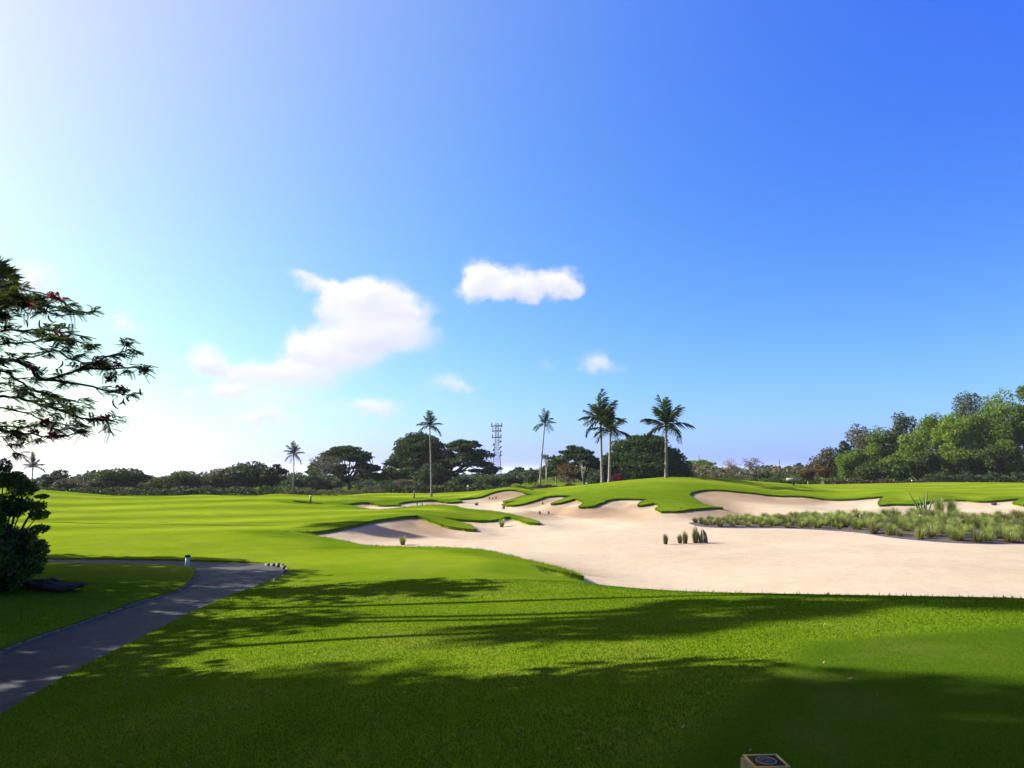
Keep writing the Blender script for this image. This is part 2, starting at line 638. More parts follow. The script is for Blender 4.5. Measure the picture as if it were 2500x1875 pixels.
for a in [  # left lobe between the bunkers
          (700, 1275, 41), (800, 1275, 40), (900, 1257, 45), (1000, 1246, 50), (1100, 1250, 51.5), (1180, 1256, 51.5), (1060, 1257, 49),
          (960, 1249, 49),
          # left fairway
          (300, 1330, 29), (620, 1335, 28.6), (100, 1305, 34), (500, 1292, 36.5), (300, 1262, 46), (600, 1254, 49), (150, 1232, 57), (450, 1232, 56),
          (650, 1226, 58), (760, 1236, 56), (-200, 1262, 46), (-300, 1300, 34),
          (90, 1195, 70), (200, 1205, 70), (350, 1215, 70), (480, 1208, 70), (600, 1212, 70), (680, 1206, 71), (749, 1215, 74), (835, 1218, 74),
          (869, 1214, 72), (920, 1213, 70), (955, 1222, 67), (926, 1204, 88), (1041, 1206, 92), (1053, 1212, 80), (-300, 1195, 75), (-700, 1195, 75),
          (1100, 1203, 92), (1200, 1195, 92), (1250, 1188, 92), (1300, 1196, 92), (1340, 1199, 90), (1400, 1192, 88), (1480, 1180, 85),
          (1560, 1170, 82), (1640, 1165, 80), (1720, 1167, 80), (1800, 1172, 82), (1880, 1178, 85), (1950, 1185, 85), (1110, 1216, 75), (1160, 1208, 80),
          # right mound
          (1500, 1200, 68), (1640, 1185, 70), (1640, 1217, 61), (1400, 1203, 70), (1760, 1185, 74), (1850, 1192, 76), (1330, 1206, 73),
          (1590, 1215, 62), (2000, 1197, 84), (2000, 1182, 120), (2150, 1178, 120), (2300, 1172, 120), (2500, 1172, 120), (2800, 1172, 120),
          (2320, 1200, 86), (2500, 1200, 86), (2215, 1199, 69), (2190, 1197, 84), (2800, 1200, 86),
          # far sand
          (1230, 1212, 72), (1150, 1226, 66), (1100, 1229, 64), (1050, 1226, 66), (1400, 1232, 58), (1520, 1232, 57.5), (1800, 1226, 63), (2000, 1231, 64),
          (1740, 1212, 64.5), (2080, 1226, 64.5), (2400, 1240, 58), (1800, 1246, 58), (2000, 1246, 58), (2250, 1248, 56.5), (1300, 1240, 56), (1250, 1245, 54), (2350, 1228, 62.5),
          (-2000, 1200, 70), (4000, 1190, 90)]:
    cY(*a)
for px_ in (-400, 0, 200, 400, 600, 800, 950):
    for Y_ in (92, 112) if px_ < 750 else (112,):
        ctl.append((ray(px_, 1150)[0] * Y_, Y_, -.75))
for px_, z_ in ((1100, -.6), (1250, -.5), (1400, -.4), (1520, 0.2)):
    ctl.append((ray(px_, 1150)[0] * 116, 116, z_))

# one big bunker, its plan traced from the photograph: (px, py, Y)
front_z = [(2700, 1475, 1.1), (2500, 1465, 1.08), (2350, 1461, 1.04), (2200, 1457, 1.0), (2050, 1453, .95), (1900, 1449, .9), (1780, 1446, .83),
           (1650, 1442.5, .75), (1570, 1438, .68), (1500, 1432, .6), (1440, 1423, .5)]
for a in front_z:
    cZ(*a)
plan = []
for a in front_z:
    p = atz(*a)
    q_ = np.array([p.x, p.y]) * (1 + 1.3 / p.y)
    plan.append(tuple(q_))
    ctl.append((q_[0], q_[1], p.z - .22))
    ctl.append((q_[0] * (1 + 3.2 / p.y), q_[1] + 3.2, p.z * .10))
# small overhanging lip on the near side
for a in [(1424, 1419, .30), (1390, 1412, .26), (1345, 1404, .25), (1315, 1392, .29), (1298, 1378, .34), (1340, 1388, .29), (1390, 1400, .24), (1428, 1409, .14),
          (1398, 1396, .13), (1340, 1379, .19), (1300, 1370, .24), (1270, 1362, .27), (1240, 1354, .28), (1205, 1346, .29), (1160, 1340.5, .28), (1100, 1337.5, .27),
          (1050, 1336.5, .26), (1000, 1335.8, .24), (950, 1334, .23), (900, 1331.5, .24), (850, 1323, .27), (800, 1312, .31), (750, 1303, .35), (715, 1299.5, .37)]:
    p = cZ(*a)
    plan.append((p.x, p.y))
p = cY(684, 1298, 34.4)
plan.append((p.x, p.y))
for a in [(720, 1299, 34.9), (776, 1297, 35.6), (830, 1289, 36.8), (890, 1275, 39), (930, 1268.5, 40.8), (966, 1263, 42.3), (1000, 1259, 43.6), (1020, 1258, 44), (1045, 1268, 43.4),
          (1070, 1278, 42.4), (1093, 1285, 41.8), (1130, 1290, 41.4), (1166, 1293, 41.2),
          (1150, 1284, 42.6), (1130, 1277, 44), (1100, 1269, 46), (1070, 1262, 47.5),
          (1099, 1266, 48), (1130, 1269, 48), (1156, 1270, 48), (1190, 1270, 48.2), (1215, 1267, 48.6), (1240, 1261, 49.4), (1258, 1266, 48.9), (1285, 1275, 46.6), (1320, 1278, 46),
          (1305, 1270, 47.5), (1283, 1264, 50), (1220, 1250, 53), (1188, 1246, 54), (1144, 1242, 55.5), (1099, 1234, 57), (1058, 1232, 57.5), (1020, 1234, 57.5), (982, 1239, 56.5),
          (935, 1243, 56), (890, 1241, 57), (852, 1233, 60), (832, 1230.5, 62),
          (855, 1229, 63), (887, 1226, 64), (900, 1226.5, 64.5), (913, 1230, 64), (928, 1233.5, 63), (955, 1233, 63), (979, 1232, 64), (972, 1228, 66), (1014, 1223, 68), (1046, 1220, 69), (1061, 1220.5, 69.3),
          (1074, 1223.5, 69), (1093, 1226, 68.5), (1127, 1223, 70), (1115, 1219, 71), (1144, 1217, 72), (1172, 1213, 73), (1194, 1205, 74), (1220, 1198, 75), (1245, 1195.5, 75.5), (1270, 1199, 75),
          (1283, 1204, 74.4), (1301, 1207, 74), (1261, 1215, 71), (1230, 1225, 67), (1261, 1221.5, 66.5), (1245, 1227, 64.5), (1226, 1232, 62.5), (1252, 1233.5, 61.5), (1283, 1228.5, 62), (1312, 1220, 63.2), (1333, 1212.6, 64.4), (1355, 1210.5, 65), (1380, 1210.5, 65.3),
          (1396, 1211.5, 65), (1368, 1221, 62.5), (1341, 1231, 60), (1368, 1227.5, 60.5), (1403, 1217, 61.8), (1424, 1225.6, 59.8), (1413, 1238, 57), (1440, 1236.5, 57), (1467, 1228, 58.7), (1488, 1219, 60.3), (1521, 1217.5, 61), (1576, 1219, 60.5),
          (1553, 1234, 57.2), (1597, 1228, 58), (1612, 1234, 56.5), (1600, 1243, 54.3), (1613, 1248.7, 52.8), (1651, 1247, 53), (1689, 1243, 54.3), (1733, 1239, 56), (1768, 1239, 57),
          (1716, 1230, 59.5), (1695, 1217.5, 62.5), (1682, 1209, 64.5), (1689, 1202.6, 66.5), (1711, 1197, 68), (1752, 1195.5, 68.5), (1806, 1200, 68.5), (1850, 1204, 68.5),
          (1879, 1208, 68.4), (1936, 1210.5, 68.4), (1977, 1213, 68.4), (2009, 1218, 68.2), (2053, 1219, 68), (2116, 1215, 68.3), (2159, 1210.5, 68.6), (2142, 1229, 62.3), (2146, 1233.8, 60.5), (2180, 1230.6, 61.3), (2227, 1231, 61.3),
          (2275, 1222.7, 64.2), (2335, 1219.6, 65.7), (2395, 1224, 64.5), (2445, 1221, 65.3), (2493, 1216.5, 66.3), (2477, 1230.6, 61.5), (2500, 1233.8, 60.3), (2560, 1232, 60.3), (2700, 1225, 62)]:
    p = cY(*a)
    plan.append((p.x, p.y))
plan += [(50, 52), (44, 34), (28, 22), (16, 16)]

pit = [(713, 1223, 60.5), (722, 1221.5, 61.5), (745, 1224.5, 61.5), (775, 1228.5, 61), (790, 1230, 60.6), (770, 1231, 59.5), (735, 1229, 59.5)]
pit = [tuple(at(*a)[:2]) for a in pit]
flatb = [(1000, 1215.5, 74.5), (1017, 1212.5, 76.5), (1035, 1211, 77.5), (1027, 1213.5, 76), (1010, 1217, 74)]
flatb = [tuple(at(*a)[:2]) for a in flatb]
bedp = [(1683, 1262, 47.5), (1692, 1271, 45), (1720, 1279, 43.6), (1800, 1284, 42.6), (1900, 1286, 42.2), (2000, 1291, 41), (2100, 1299, 39), (2200, 1314, 35.6), (2300, 1322, 33.9), (2400, 1326, 33.2), (2500, 1326, 33.2), (2700, 1330, 32.6),
        (2900, 1300, 39), (2900, 1262, 46), (2700, 1256, 48), (2500, 1252, 50), (2300, 1247, 51.5), (2200, 1246, 52), (2100, 1249, 52.5), (1950, 1250, 53), (1850, 1250, 53), (1780, 1248, 52.5), (1730, 1252, 51)]
bedp = [(at(*a).x, at(*a).y) for a in bedp]


def smooth_poly(P, k=5, tip=0.15):
    """closed Catmull-Rom spline through the plan points, tips kept sharp"""
    P = np.array(P)
    n = len(P)
    out = []
    for i in range(n):
        p0, p1, p2, p3 = P[i - 1], P[i], P[(i + 1) % n], P[(i + 2) % n]

        def tang(a, m, c):
            d1, d2 = m - a, c - m
            l1, l2 = np.linalg.norm(d1), np.linalg.norm(d2)
            cs = (d1 @ d2) / (l1 * l2 + 1e-9)
            if cs < tip:
                return np.zeros(2)
            return (d1 / l1 + d2 / l2) * 0.5
        L = np.linalg.norm(p2 - p1)
        t1, t2 = tang(p0, p1, p2) * L, tang(p1, p2, p3) * L
        for j in range(k):
            t = j / k
            h = (2 * t**3 - 3 * t**2 + 1, t**3 - 2 * t**2 + t, -2 * t**3 + 3 * t**2, t**3 - t**2)
            out.append(h[0] * p1 + h[1] * t1 + h[2] * p2 + h[3] * t2)
    return np.array(out)


# thin-plate spline through the survey, in log-polar coordinates about a point behind the tee
OY = 14.0


def warp(x, y):
    R = np.hypot(x, y + OY)
    return np.stack([np.arctan2(x, y + OY), np.log(np.maximum(R, 2.0))], -1)


ctl = np.array(ctl)
CW = warp(ctl[:, 0], ctl[:, 1])
d2 = ((CW[:, None] - CW[None]) ** 2).sum(-1)
K = np.where(d2 > 0, 0.5 * d2 * np.log(np.maximum(d2, 1e-18)), 0)
K += np.eye(len(ctl)) * 2e-6
N_CTL = len(ctl)
A_ = np.zeros((N_CTL + 3, N_CTL + 3))
A_[:N_CTL, :N_CTL] = K
A_[:N_CTL, N_CTL] = 1
A_[:N_CTL, N_CTL + 1:] = CW
A_[N_CTL, :N_CTL] = 1
A_[N_CTL + 1:, :N_CTL] = CW.T
sol = np.linalg.solve(A_, np.concatenate([ctl[:, 2], np.zeros(3)]))


def hgt_raw(x, y):
    x, y = np.asarray(x, float), np.asarray(y, float)
    out = np.empty(len(x))
    for i in range(0, len(x), 20000):
        w = warp(x[i:i + 20000], y[i:i + 20000])
        d = ((w[:, None] - CW[None]) ** 2).sum(-1)
        out[i:i + 20000] = (0.5 * d * np.log(np.maximum(d, 1e-18))) @ sol[:N_CTL] + sol[N_CTL] + w @ sol[N_CTL + 1:]
    return out


def sstep(a, b, x):
    t = np.clip((x - a) / (b - a), 0, 1)
    return t * t * (3 - 2 * t)


def height(x, y):
    x, y = np.asarray(x, float), np.asarray(y, float)
    z = np.clip(hgt_raw(x, y), -0.8, 3.2)
    R = np.hypot(x, y)
    far = 0.25 - 0.95 * sstep(14, -25, x) + 0.12 * np.sin(x * 0.011 + 1.0) * np.cos(y * 0.009)
    ang = np.abs(np.arctan2(x, y + OY))
    # the land falls away behind the treeline on the left
    far = far - 0.0085 * np.clip(R - 220, 0, None) * sstep(.06, -.12, np.arctan2(x, y + OY))
    k = np.maximum(sstep(122, 165, R), sstep(0.85, 1.15, ang) * sstep(20, 60, R))
    k = np.maximum(k, sstep(8, 25, -y))
    z = z * (1 - k) + far * k
    return z + 0.018 * np.sin(x * 0.9 + 1.3 * np.sin(y * .5)) * np.cos(y * 0.8 + x * .2)


def gz(x, y):
    return float(height([x], [y])[0])


def sdf(P, x, y):
    """signed distance to a closed plan polygon, positive inside"""
    P = np.asarray(P)
    A, B = P, np.roll(P, -1, 0)
    out = np.empty(len(x))
    for i in range(0, len(x), 8000):
        X, Y = x[i:i + 8000, None], y[i:i + 8000, None]
        ex, ey = B[:, 0] - A[:, 0], B[:, 1] - A[:, 1]
        wx, wy = X - A[:, 0], Y - A[:, 1]
        t = np.clip((wx * ex + wy * ey) / (ex * ex + ey * ey + 1e-12), 0, 1)
        dd = np.sqrt(((wx - t * ex) ** 2 + (wy - t * ey) ** 2).min(1))
        cr = ((A[:, 1] <= Y) != (B[:, 1] <= Y)) & (X < A[:, 0] + (Y - A[:, 1]) * ex / np.where(np.abs(ey) < 1e-12, 1e-12, ey))
        out[i:i + 8000] = np.where(cr.sum(1) % 2 == 1, dd, -dd)
    return out


th = np.concatenate([np.radians(np.linspace(-100, -38, 40, endpoint=False)), np.radians(np.linspace(-38, 34, 470, endpoint=False)), np.radians(np.linspace(34, 100, 40))])
lr = np.concatenate([np.log(np.linspace(3.0, 17.0, 30, endpoint=False)), np.linspace(np.log(17.0), np.log(36), 130, endpoint=False), np.linspace(np.log(36.0), np.log(112), 300, endpoint=False),
                     np.linspace(np.log(112), np.log(200), 40, endpoint=False), np.linspace(np.log(200), np.log(9000), 40)])
TH, LR = np.meshgrid(th, lr, indexing='ij')
GX = (np.exp(LR) * np.sin(TH)).ravel()
GY = (np.exp(LR) * np.cos(TH) - OY).ravel()
GZ = height(GX, GY)
nth, nlr = len(th), len(lr)
ii, jj = np.meshgrid(np.arange(nth - 1), np.arange(nlr - 1), indexing='ij')
a0 = (ii * nlr + jj).ravel()
tris = np.concatenate([np.stack([a0, a0 + nlr, a0 + nlr + 1], -1), np.stack([a0, a0 + nlr + 1, a0 + 1], -1)])
# wind them so that they face up
e1 = np.stack([GX, GY], -1)
cr_ = np.cross(e1[tris[0, 1]] - e1[tris[0, 0]], e1[tris[0, 2]] - e1[tris[0, 0]])
if cr_ < 0:
    tris = tris[:, ::-1].copy()

sandP = smooth_poly(plan)
_j = np.random.default_rng(3).normal(size=sandP.shape)
sandP = sandP + (_j + np.roll(_j, 1, 0)) * .022 * np.clip(sandP[:, 1:2] / 30, .6, 1.6)
pitP, flatP, bedP = smooth_poly(pit), smooth_poly(flatb), smooth_poly(bedp, 4)
near = (GY > 5) & (GY < 110) & (np.abs(GX) < 70)
S = np.full(len(GX), -60.0)
Sb = np.full(len(GX), -60.0)
idx = np.where(near)[0]
S[idx] = np.maximum(np.maximum(sdf(sandP, GX[idx], GY[idx]), sdf(pitP, GX[idx], GY[idx])), sdf(flatP, GX[idx], GY[idx]))
Sb[idx] = sdf(bedP, GX[idx], GY[idx])
# cart path: plan from the photograph on its own level
right = [(-400, 2300), (-150, 1880), (0, 1745), (150, 1655), (300, 1575), (400, 1525), (500, 1480), (560, 1455), (620, 1432), (665, 1415), (692, 1402), (702, 1394), (698, 1386), (680, 1379), (650, 1373), (600, 1369.5), (520, 1367), (400, 1365), (250, 1363), (100, 1361.5), (-200, 1360), (-700, 1359)]
left = [(-700, 1374), (-200, 1375), (100, 1377), (300, 1379), (420, 1380.5), (462, 1383), (474, 1389), (476, 1398), (470, 1410), (455, 1425), (430, 1438), (395, 1449), (340, 1465), (280, 1486), (200, 1512), (100, 1545), (0, 1582), (-150, 1645), (-500, 1850), (-900, 2300)]
pathP = smooth_poly([tuple(atz(px, py, .3)[:2]) for px, py in right + left], 4)
near2 = np.where((GY > -5) & (GY < 32) & (GX < 0) & (GX > -45))[0]
Sp = np.full(len(GX), -60.0)
Sp[near2] = sdf(pathP, GX[near2], GY[near2])


def split(V, T, sc):
    """clip a triangle sheet along sc = 0; returns (positive, negative, seam) with interpolated columns"""
    pos = sc > 0
    cnt = pos[T].sum(1)
    out = {}
    Tm = T[(cnt == 1) | (cnt == 2)]
    lone = np.where((pos[Tm].sum(1) == 1)[:, None], pos[Tm], ~pos[Tm])
    k = lone.argmax(1)
    r = np.arange(len(Tm))
    v0, v1, v2 = Tm[r, k], Tm[r, (k + 1) % 3], Tm[r, (k + 2) % 3]
    ed = np.concatenate([np.stack([v0, v1], -1), np.stack([v0, v2], -1)])
    ed.sort(1)
    key = ed[:, 0] * (len(V) + 1) + ed[:, 1]
    uk, inv = np.unique(key, return_inverse=True)
    ea, eb = uk // (len(V) + 1), uk % (len(V) + 1)
    t = sc[ea] / (sc[ea] - sc[eb])
    NV = V[ea] + (V[eb] - V[ea]) * t[:, None]
    m = len(Tm)
    p01, p02 = inv[:m] + len(V), inv[m:] + len(V)
    VV = np.concatenate([V, NV])
    seam_flag = np.concatenate([np.zeros(len(V), bool), np.ones(len(NV), bool)])
    one = np.stack([v0, p01, p02], -1)
    two = np.concatenate([np.stack([p01, v1, v2], -1), np.stack([p01, v2, p02], -1)])
    lp = pos[v0]
    tw = np.concatenate([lp, lp])
    P_ = np.concatenate([T[cnt == 3], one[lp], two[~tw]])
    N_ = np.concatenate([T[cnt == 0], one[~lp], two[tw]])
    # seam segments oriented with the negative side on the left of travel
    seam = np.concatenate([np.stack([p01, p02], -1)[lp], np.stack([p02, p01], -1)[~lp]])

    def compact(T_):
        u, iv = np.unique(T_, return_inverse=True)
        return VV[u], iv.reshape(-1, 3), seam_flag[u]
    return compact(P_), compact(N_), VV[seam]


# per-vertex columns: x y z  S  Sb  Sp
VT = np.stack([GX, GY, GZ, S, Sb, Sp], -1)
(Vs, Ts, fs), (Vg, Tg, fg), seam_s = split(VT, tris, S)
(Vp, Tp, fp), (Vg, Tg, fg), seam_p = split(Vg, Tg, Vg[:, 5])
(Vb, Tb, fb), (Vs, Ts, fs), seam_b = split(Vs, Ts, Vs[:, 4])

LIP = 0.13


def skirt(mb, seam, drop):
    A, B = seam[:, 0, :3], seam[:, 1, :3]
    n = len(A)
    dz = np.array([0, 0, drop])
    V = np.concatenate([A, B, B - dz, A - dz])
    i = np.arange(n)
    mb.add(V, np.stack([i, i + n, i + 2 * n, i + 3 * n], -1))


def add_attr(o, name, vals):
    at_ = o.data.attributes.new(name, 'FLOAT', 'POINT')
    v = np.zeros(len(o.data.vertices), dtype=np.float32)
    v[:len(vals)] = vals
    at_.data.foreach_set('value', v)


gm = MB()
gm.add(Vg[:, :3], Tg)
skirt(gm, seam_s, LIP + 0.12)
skirt(gm, seam_p, 0.14)
ground = structure(gm.build('ground', TURF, None, True))
gx, gy = Vg[:, 0], Vg[:, 1]
gpx = 1250 + gx / np.maximum(gy, 1) * 1944
rough_v = 1 - sstep(1.0, 2.4, -Vg[:, 3] + 0.5 * np.sin(gx * 1.1) * np.cos(gy * .9))
rough_v = rough_v * 0.8
# the big mound's flank and the far rough are left longer
mound = sstep(8, 1, np.hypot((gx - 14) / 1.6, (gy - 64) / 1.0) - 6) * (gy > 50) * (Vg[:, 2] > .3)
rough_v = np.maximum(rough_v, mound * 0.75)  # flank colour also carries the shade of its slope
rough_v = np.maximum(rough_v, sstep(84, 96, gy) * 0.9 * (gx < 22))
rough_v = np.maximum(rough_v, sstep(25, 19, gy) * 0.6)  # near lawn: longer grass, darkened further to deepen the tree shade
# tee plateau: close-mown, darker turf
tx0, ty0 = 2.6, 5.0
tdist = (gx - (0.62 + 0.55 * (gy - 4.3)))
tee_v = sstep(-0.25, 0.35, np.minimum(tdist, (9.0 + 0.12 * (gx - 4)) - gy)) * sstep(20, 10, gy)
add_attr(ground, 'rough', rough_v)
add_attr(ground, 'tee', tee_v)
mow = sstep(30, 40, gy) * (1 - np.clip(rough_v * 1.8, 0, 1)) * np.where(gx < 0, 1.0, 0.6)
add_attr(ground, 'mow', mow)

Vs2 = Vs.copy()
ins = np.clip(Vs[:, 3], 0, None)
yy = Vs[:, 1]
Vs2[:, 2] -= LIP * np.where(yy < 20, 1.0, 1.0) + 0.14 * sstep(0, 1.6, ins) * (1 - sstep(2.5, 6, ins)) * (yy > 30)
Vs2[:, 2] += 0.13 * sstep(2.5, 7, ins)
sm_ = MB()
sm_.add(Vs2[:, :3], Ts)
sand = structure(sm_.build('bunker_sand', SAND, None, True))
# steep faces: slope of the sheet
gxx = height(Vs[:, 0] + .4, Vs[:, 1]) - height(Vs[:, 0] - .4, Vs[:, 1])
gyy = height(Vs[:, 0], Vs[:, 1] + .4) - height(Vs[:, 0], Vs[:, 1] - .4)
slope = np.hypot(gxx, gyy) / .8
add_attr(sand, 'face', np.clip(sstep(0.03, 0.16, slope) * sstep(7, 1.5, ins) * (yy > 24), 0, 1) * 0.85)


def sand_z(x, y):
    ins_ = np.clip(sdf(sandP, np.array([x]), np.array([y]))[0], 0, None)
    z = gz(x, y) - LIP - 0.14 * sstep(0, 1.6, ins_) * (1 - sstep(2.5, 6, ins_)) * (y > 30) + 0.13 * sstep(2.5, 7, ins_)
    return float(z)


Vb2 = Vb.copy()
Vb2[:, 2] += 0.012 + 0.05 * sstep(0, 1.0, Vb[:, 4]) + 0.03 * np.sin(Vb[:, 0] * 2.3) * np.cos(Vb[:, 1] * 1.9) * sstep(0, .5, Vb[:, 4])
Vb2[:, 2] += -LIP - 0.14 * sstep(0, 1.6, Vb[:, 3]) * (1 - sstep(2.5, 6, Vb[:, 3])) + 0.13 * sstep(2.5, 7, Vb[:, 3])
bm_ = MB()
bm_.add(Vb2[:, :3], Tb)
bed = structure(bm_.build('planting_bed', SOIL, None, True))

Vp2 = Vp.copy()
Vp2[:, 2] -= 0.05
pm_ = MB()
pm_.add(Vp2[:, :3], Tp)
path = structure(pm_.build('cart_path', PATH, None, True))

# ------------------------------------------------------------------ vegetation
BARK = bark_material('bark_brown', (0.035, 0.026, 0.02), (0.11, 0.085, 0.065))
BARK_D = bark_material('bark_dark', (0.018, 0.015, 0.014), (0.06, 0.05, 0.045))
BARK_P = bark_material('bark_pale', (0.20, 0.17, 0.14), (0.42, 0.37, 0.31))
PALMT = bark_material('palm_trunk', (0.14, 0.115, 0.095), (0.33, 0.29, 0.25), (3, 3, 9))

L_RAIN = leaf_material('leaves_rain_tree', (0.0196, 0.0448, 0.0140), (0.0588, 0.1036, 0.0252), .35)
L_DARK = leaf_material('leaves_dark', (0.0168, 0.0360, 0.0144), (0.0504, 0.0816, 0.0264), .25, dead=(0.09, 0.07, 0.05))
L_MID = leaf_material('leaves_mid', (0.026, 0.052, 0.012), (0.078, 0.115, 0.024), .3, dead=(0.12, 0.10, 0.05))
L_YEL = leaf_material('leaves_yellow_green', (0.0775, 0.1519, 0.0155), (0.2170, 0.3023, 0.0403), .45)
L_FOR = leaf_material('leaves_forest', (0.0480, 0.1080, 0.0120), (0.1470, 0.2325, 0.0300), .45, dead=(0.16, 0.15, 0.05))
L_BRN = leaf_material('leaves_dry', (0.060, 0.058, 0.032), (0.140, 0.128, 0.072), .25)
L_PUR = leaf_material('leaves_purple', (0.0245, 0.0112, 0.0154), (0.0735, 0.0350, 0.0385), .25, dead=(0.25, 0.2, 0.15))
L_ORG = leaf_material('leaves_orange', (0.062, 0.036, 0.014), (0.135, 0.072, 0.028), .3, dead=(0.08, 0.11, 0.03))
L_MAG = leaf_material('bracts_magenta', (0.1200, 0.0090, 0.0450), (0.2550, 0.0263, 0.1050), .3)
L_GRY = leaf_material('leaves_grey_green', (0.0375, 0.0562, 0.0338), (0.0900, 0.1200, 0.0675), .3)
L_PALM = leaf_material('leaves_palm', (0.0112, 0.0240, 0.0080), (0.0416, 0.0624, 0.0144), .3, dead=(0.13, 0.10, 0.03))
L_SHRUB = leaf_material('leaves_shrub', (0.0364, 0.0874, 0.0146), (0.1365, 0.2093, 0.0291), .3, rough=.4, scale=1.5, spec=.25)
L_FLAME = leaf_material('leaves_flame_tree', (0.0210, 0.0413, 0.0135), (0.0713, 0.0975, 0.0225), .4, scale=1.2)
RED = leaf_material('petals_red', (0.13, 0.010, 0.022), (0.29, 0.026, 0.048), .3, scale=4)
POD = plain_material('seed_pod_brown', (0.035, 0.026, 0.03), rough=.6)
L_HAZY = leaf_material('leaves_far_haze_tint', (0.030, 0.050, 0.040), (0.070, 0.095, 0.070), .2, scale=.05)  # blue of the distant haze mixed into the leaf colour


def curve(p0, p1, p2, n):
    t = np.linspace(0, 1, n)[:, None]
    return (1 - t) ** 2 * np.array(p0) + 2 * t * (1 - t) * np.array(p1) + t * t * np.array(p2)


def pads_leaves(mb, pads, n, L, Wd, rs, up=.35, shell=.45):
    pads = np.array(pads)
    w = (pads[:, 3] * pads[:, 4] * pads[:, 5]) ** .66
    k = rs.choice(len(pads), n, p=w / w.sum())
    d = rs.normal(size=(n, 3))
    d /= np.linalg.norm(d, axis=1, keepdims=True)
    r = shell + (1 - shell) * rs.random((n, 1)) ** .6
    C = pads[k, :3] + d * r * pads[k, 3:6]
    mb.leaves(C, L, Wd, up, rs)


def tree(name, label, cat, px, pytop, wpx, Y, leaf, bark=BARK, group=None, n=3500, size=.5, lo=.25, npad=26, seed=1, depth=1.0, lean=0.0,
         trunk_r=None, pybase=None, pad=.33, ntrunk=1, flat=1.0, limb_frac=.5, bare=False):
    rs = np.random.default_rng(seed * 101 + 7)
    a, _ = ray(px, 1150)
    x = a * Y
    z0 = gz(x, Y) if pybase is None else at(px, pybase, Y).z
    ztop = at(px, pytop, Y).z
    H = (ztop - z0) * 1.06
    R = wpx / 2 / FPX * Y * 1.07
    t = thing(name, label, cat, (x, Y, z0 - .05), group)
    cz, rz = z0 + H * (1 + lo) / 2, H * (1 - lo) / 2
    pads = []
    for i in range(npad):
        d = rs.normal(size=3)
        d /= np.linalg.norm(d)
        r = rs.uniform(.55, 1.0) if i > 3 else .3
        pr = pad * rs.uniform(.7, 1.3)
        s_ = r * (1 - pr * .8)
        hw = 1.0 if d[2] > -.3 else .85
        pads.append((x + d[0] * R * s_ * hw + lean * R * d[2], Y + d[1] * R * s_ * depth * hw, cz + d[2] * rz * s_, R * pr, R * pr * depth, min(R, rz) * pr * flat))
    tr = trunk_r or max(.10, H * .022)
    mb = MB()
    for q_ in range(ntrunk):
        bx = x + (rs.uniform(-.5, .5) * R * .5 if ntrunk > 1 else 0)
        by = Y + (rs.uniform(-.5, .5) * R * .4 if ntrunk > 1 else 0)
        top = (x + rs.uniform(-.15, .15) * R, Y + rs.uniform(-.15, .15) * R, z0 + H * (.45 + (.45 if bare else .3) * lo))
        P = curve((bx, by, z0 - .2), (bx + rs.uniform(-.1, .1) * R, by, z0 + H * .3), top, 6)
        mb.tube(P, np.linspace(tr, tr * .5, 6) / (1 + .25 * (ntrunk - 1)), 6)
        sel = pads if bare else [p for p in pads if rs.random() < limb_frac]
        for p in sel:
            s0 = P[rs.integers(2, 6)]
            e = np.array(p[:3])
            m = (s0 + e) / 2 + np.array([0, 0, .12 * H * rs.uniform(-.3, 1)]) + rs.normal(size=3) * R * .05
            mb.tube(curve(s0, m, e, 5), np.linspace(max(tr * .38, .045 if bare else 0), max(tr * .10, .02 if bare else 0), 5), 4)
            if bare:
                for j in range(9):
                    q0 = e + (m - e) * rs.uniform(0, .5)
                    dv = rs.normal(size=3)
                    dv /= np.linalg.norm(dv)
                    dv[2] = abs(dv[2]) * .6
                    q1 = q0 + dv * R * pad * rs.uniform(.8, 1.6)
                    mb.tube(curve(q0, (q0 + q1) / 2 + rs.normal(size=3) * .1, q1, 3), [tr * .10, tr * .07, tr * .035], 3, False)
    mb.build('trunk', bark, t, True)
    if n:
        c = MB()
        pads_leaves(c, pads, n, size, size * .62, rs)
        c.build('crown', leaf, t)
    return t


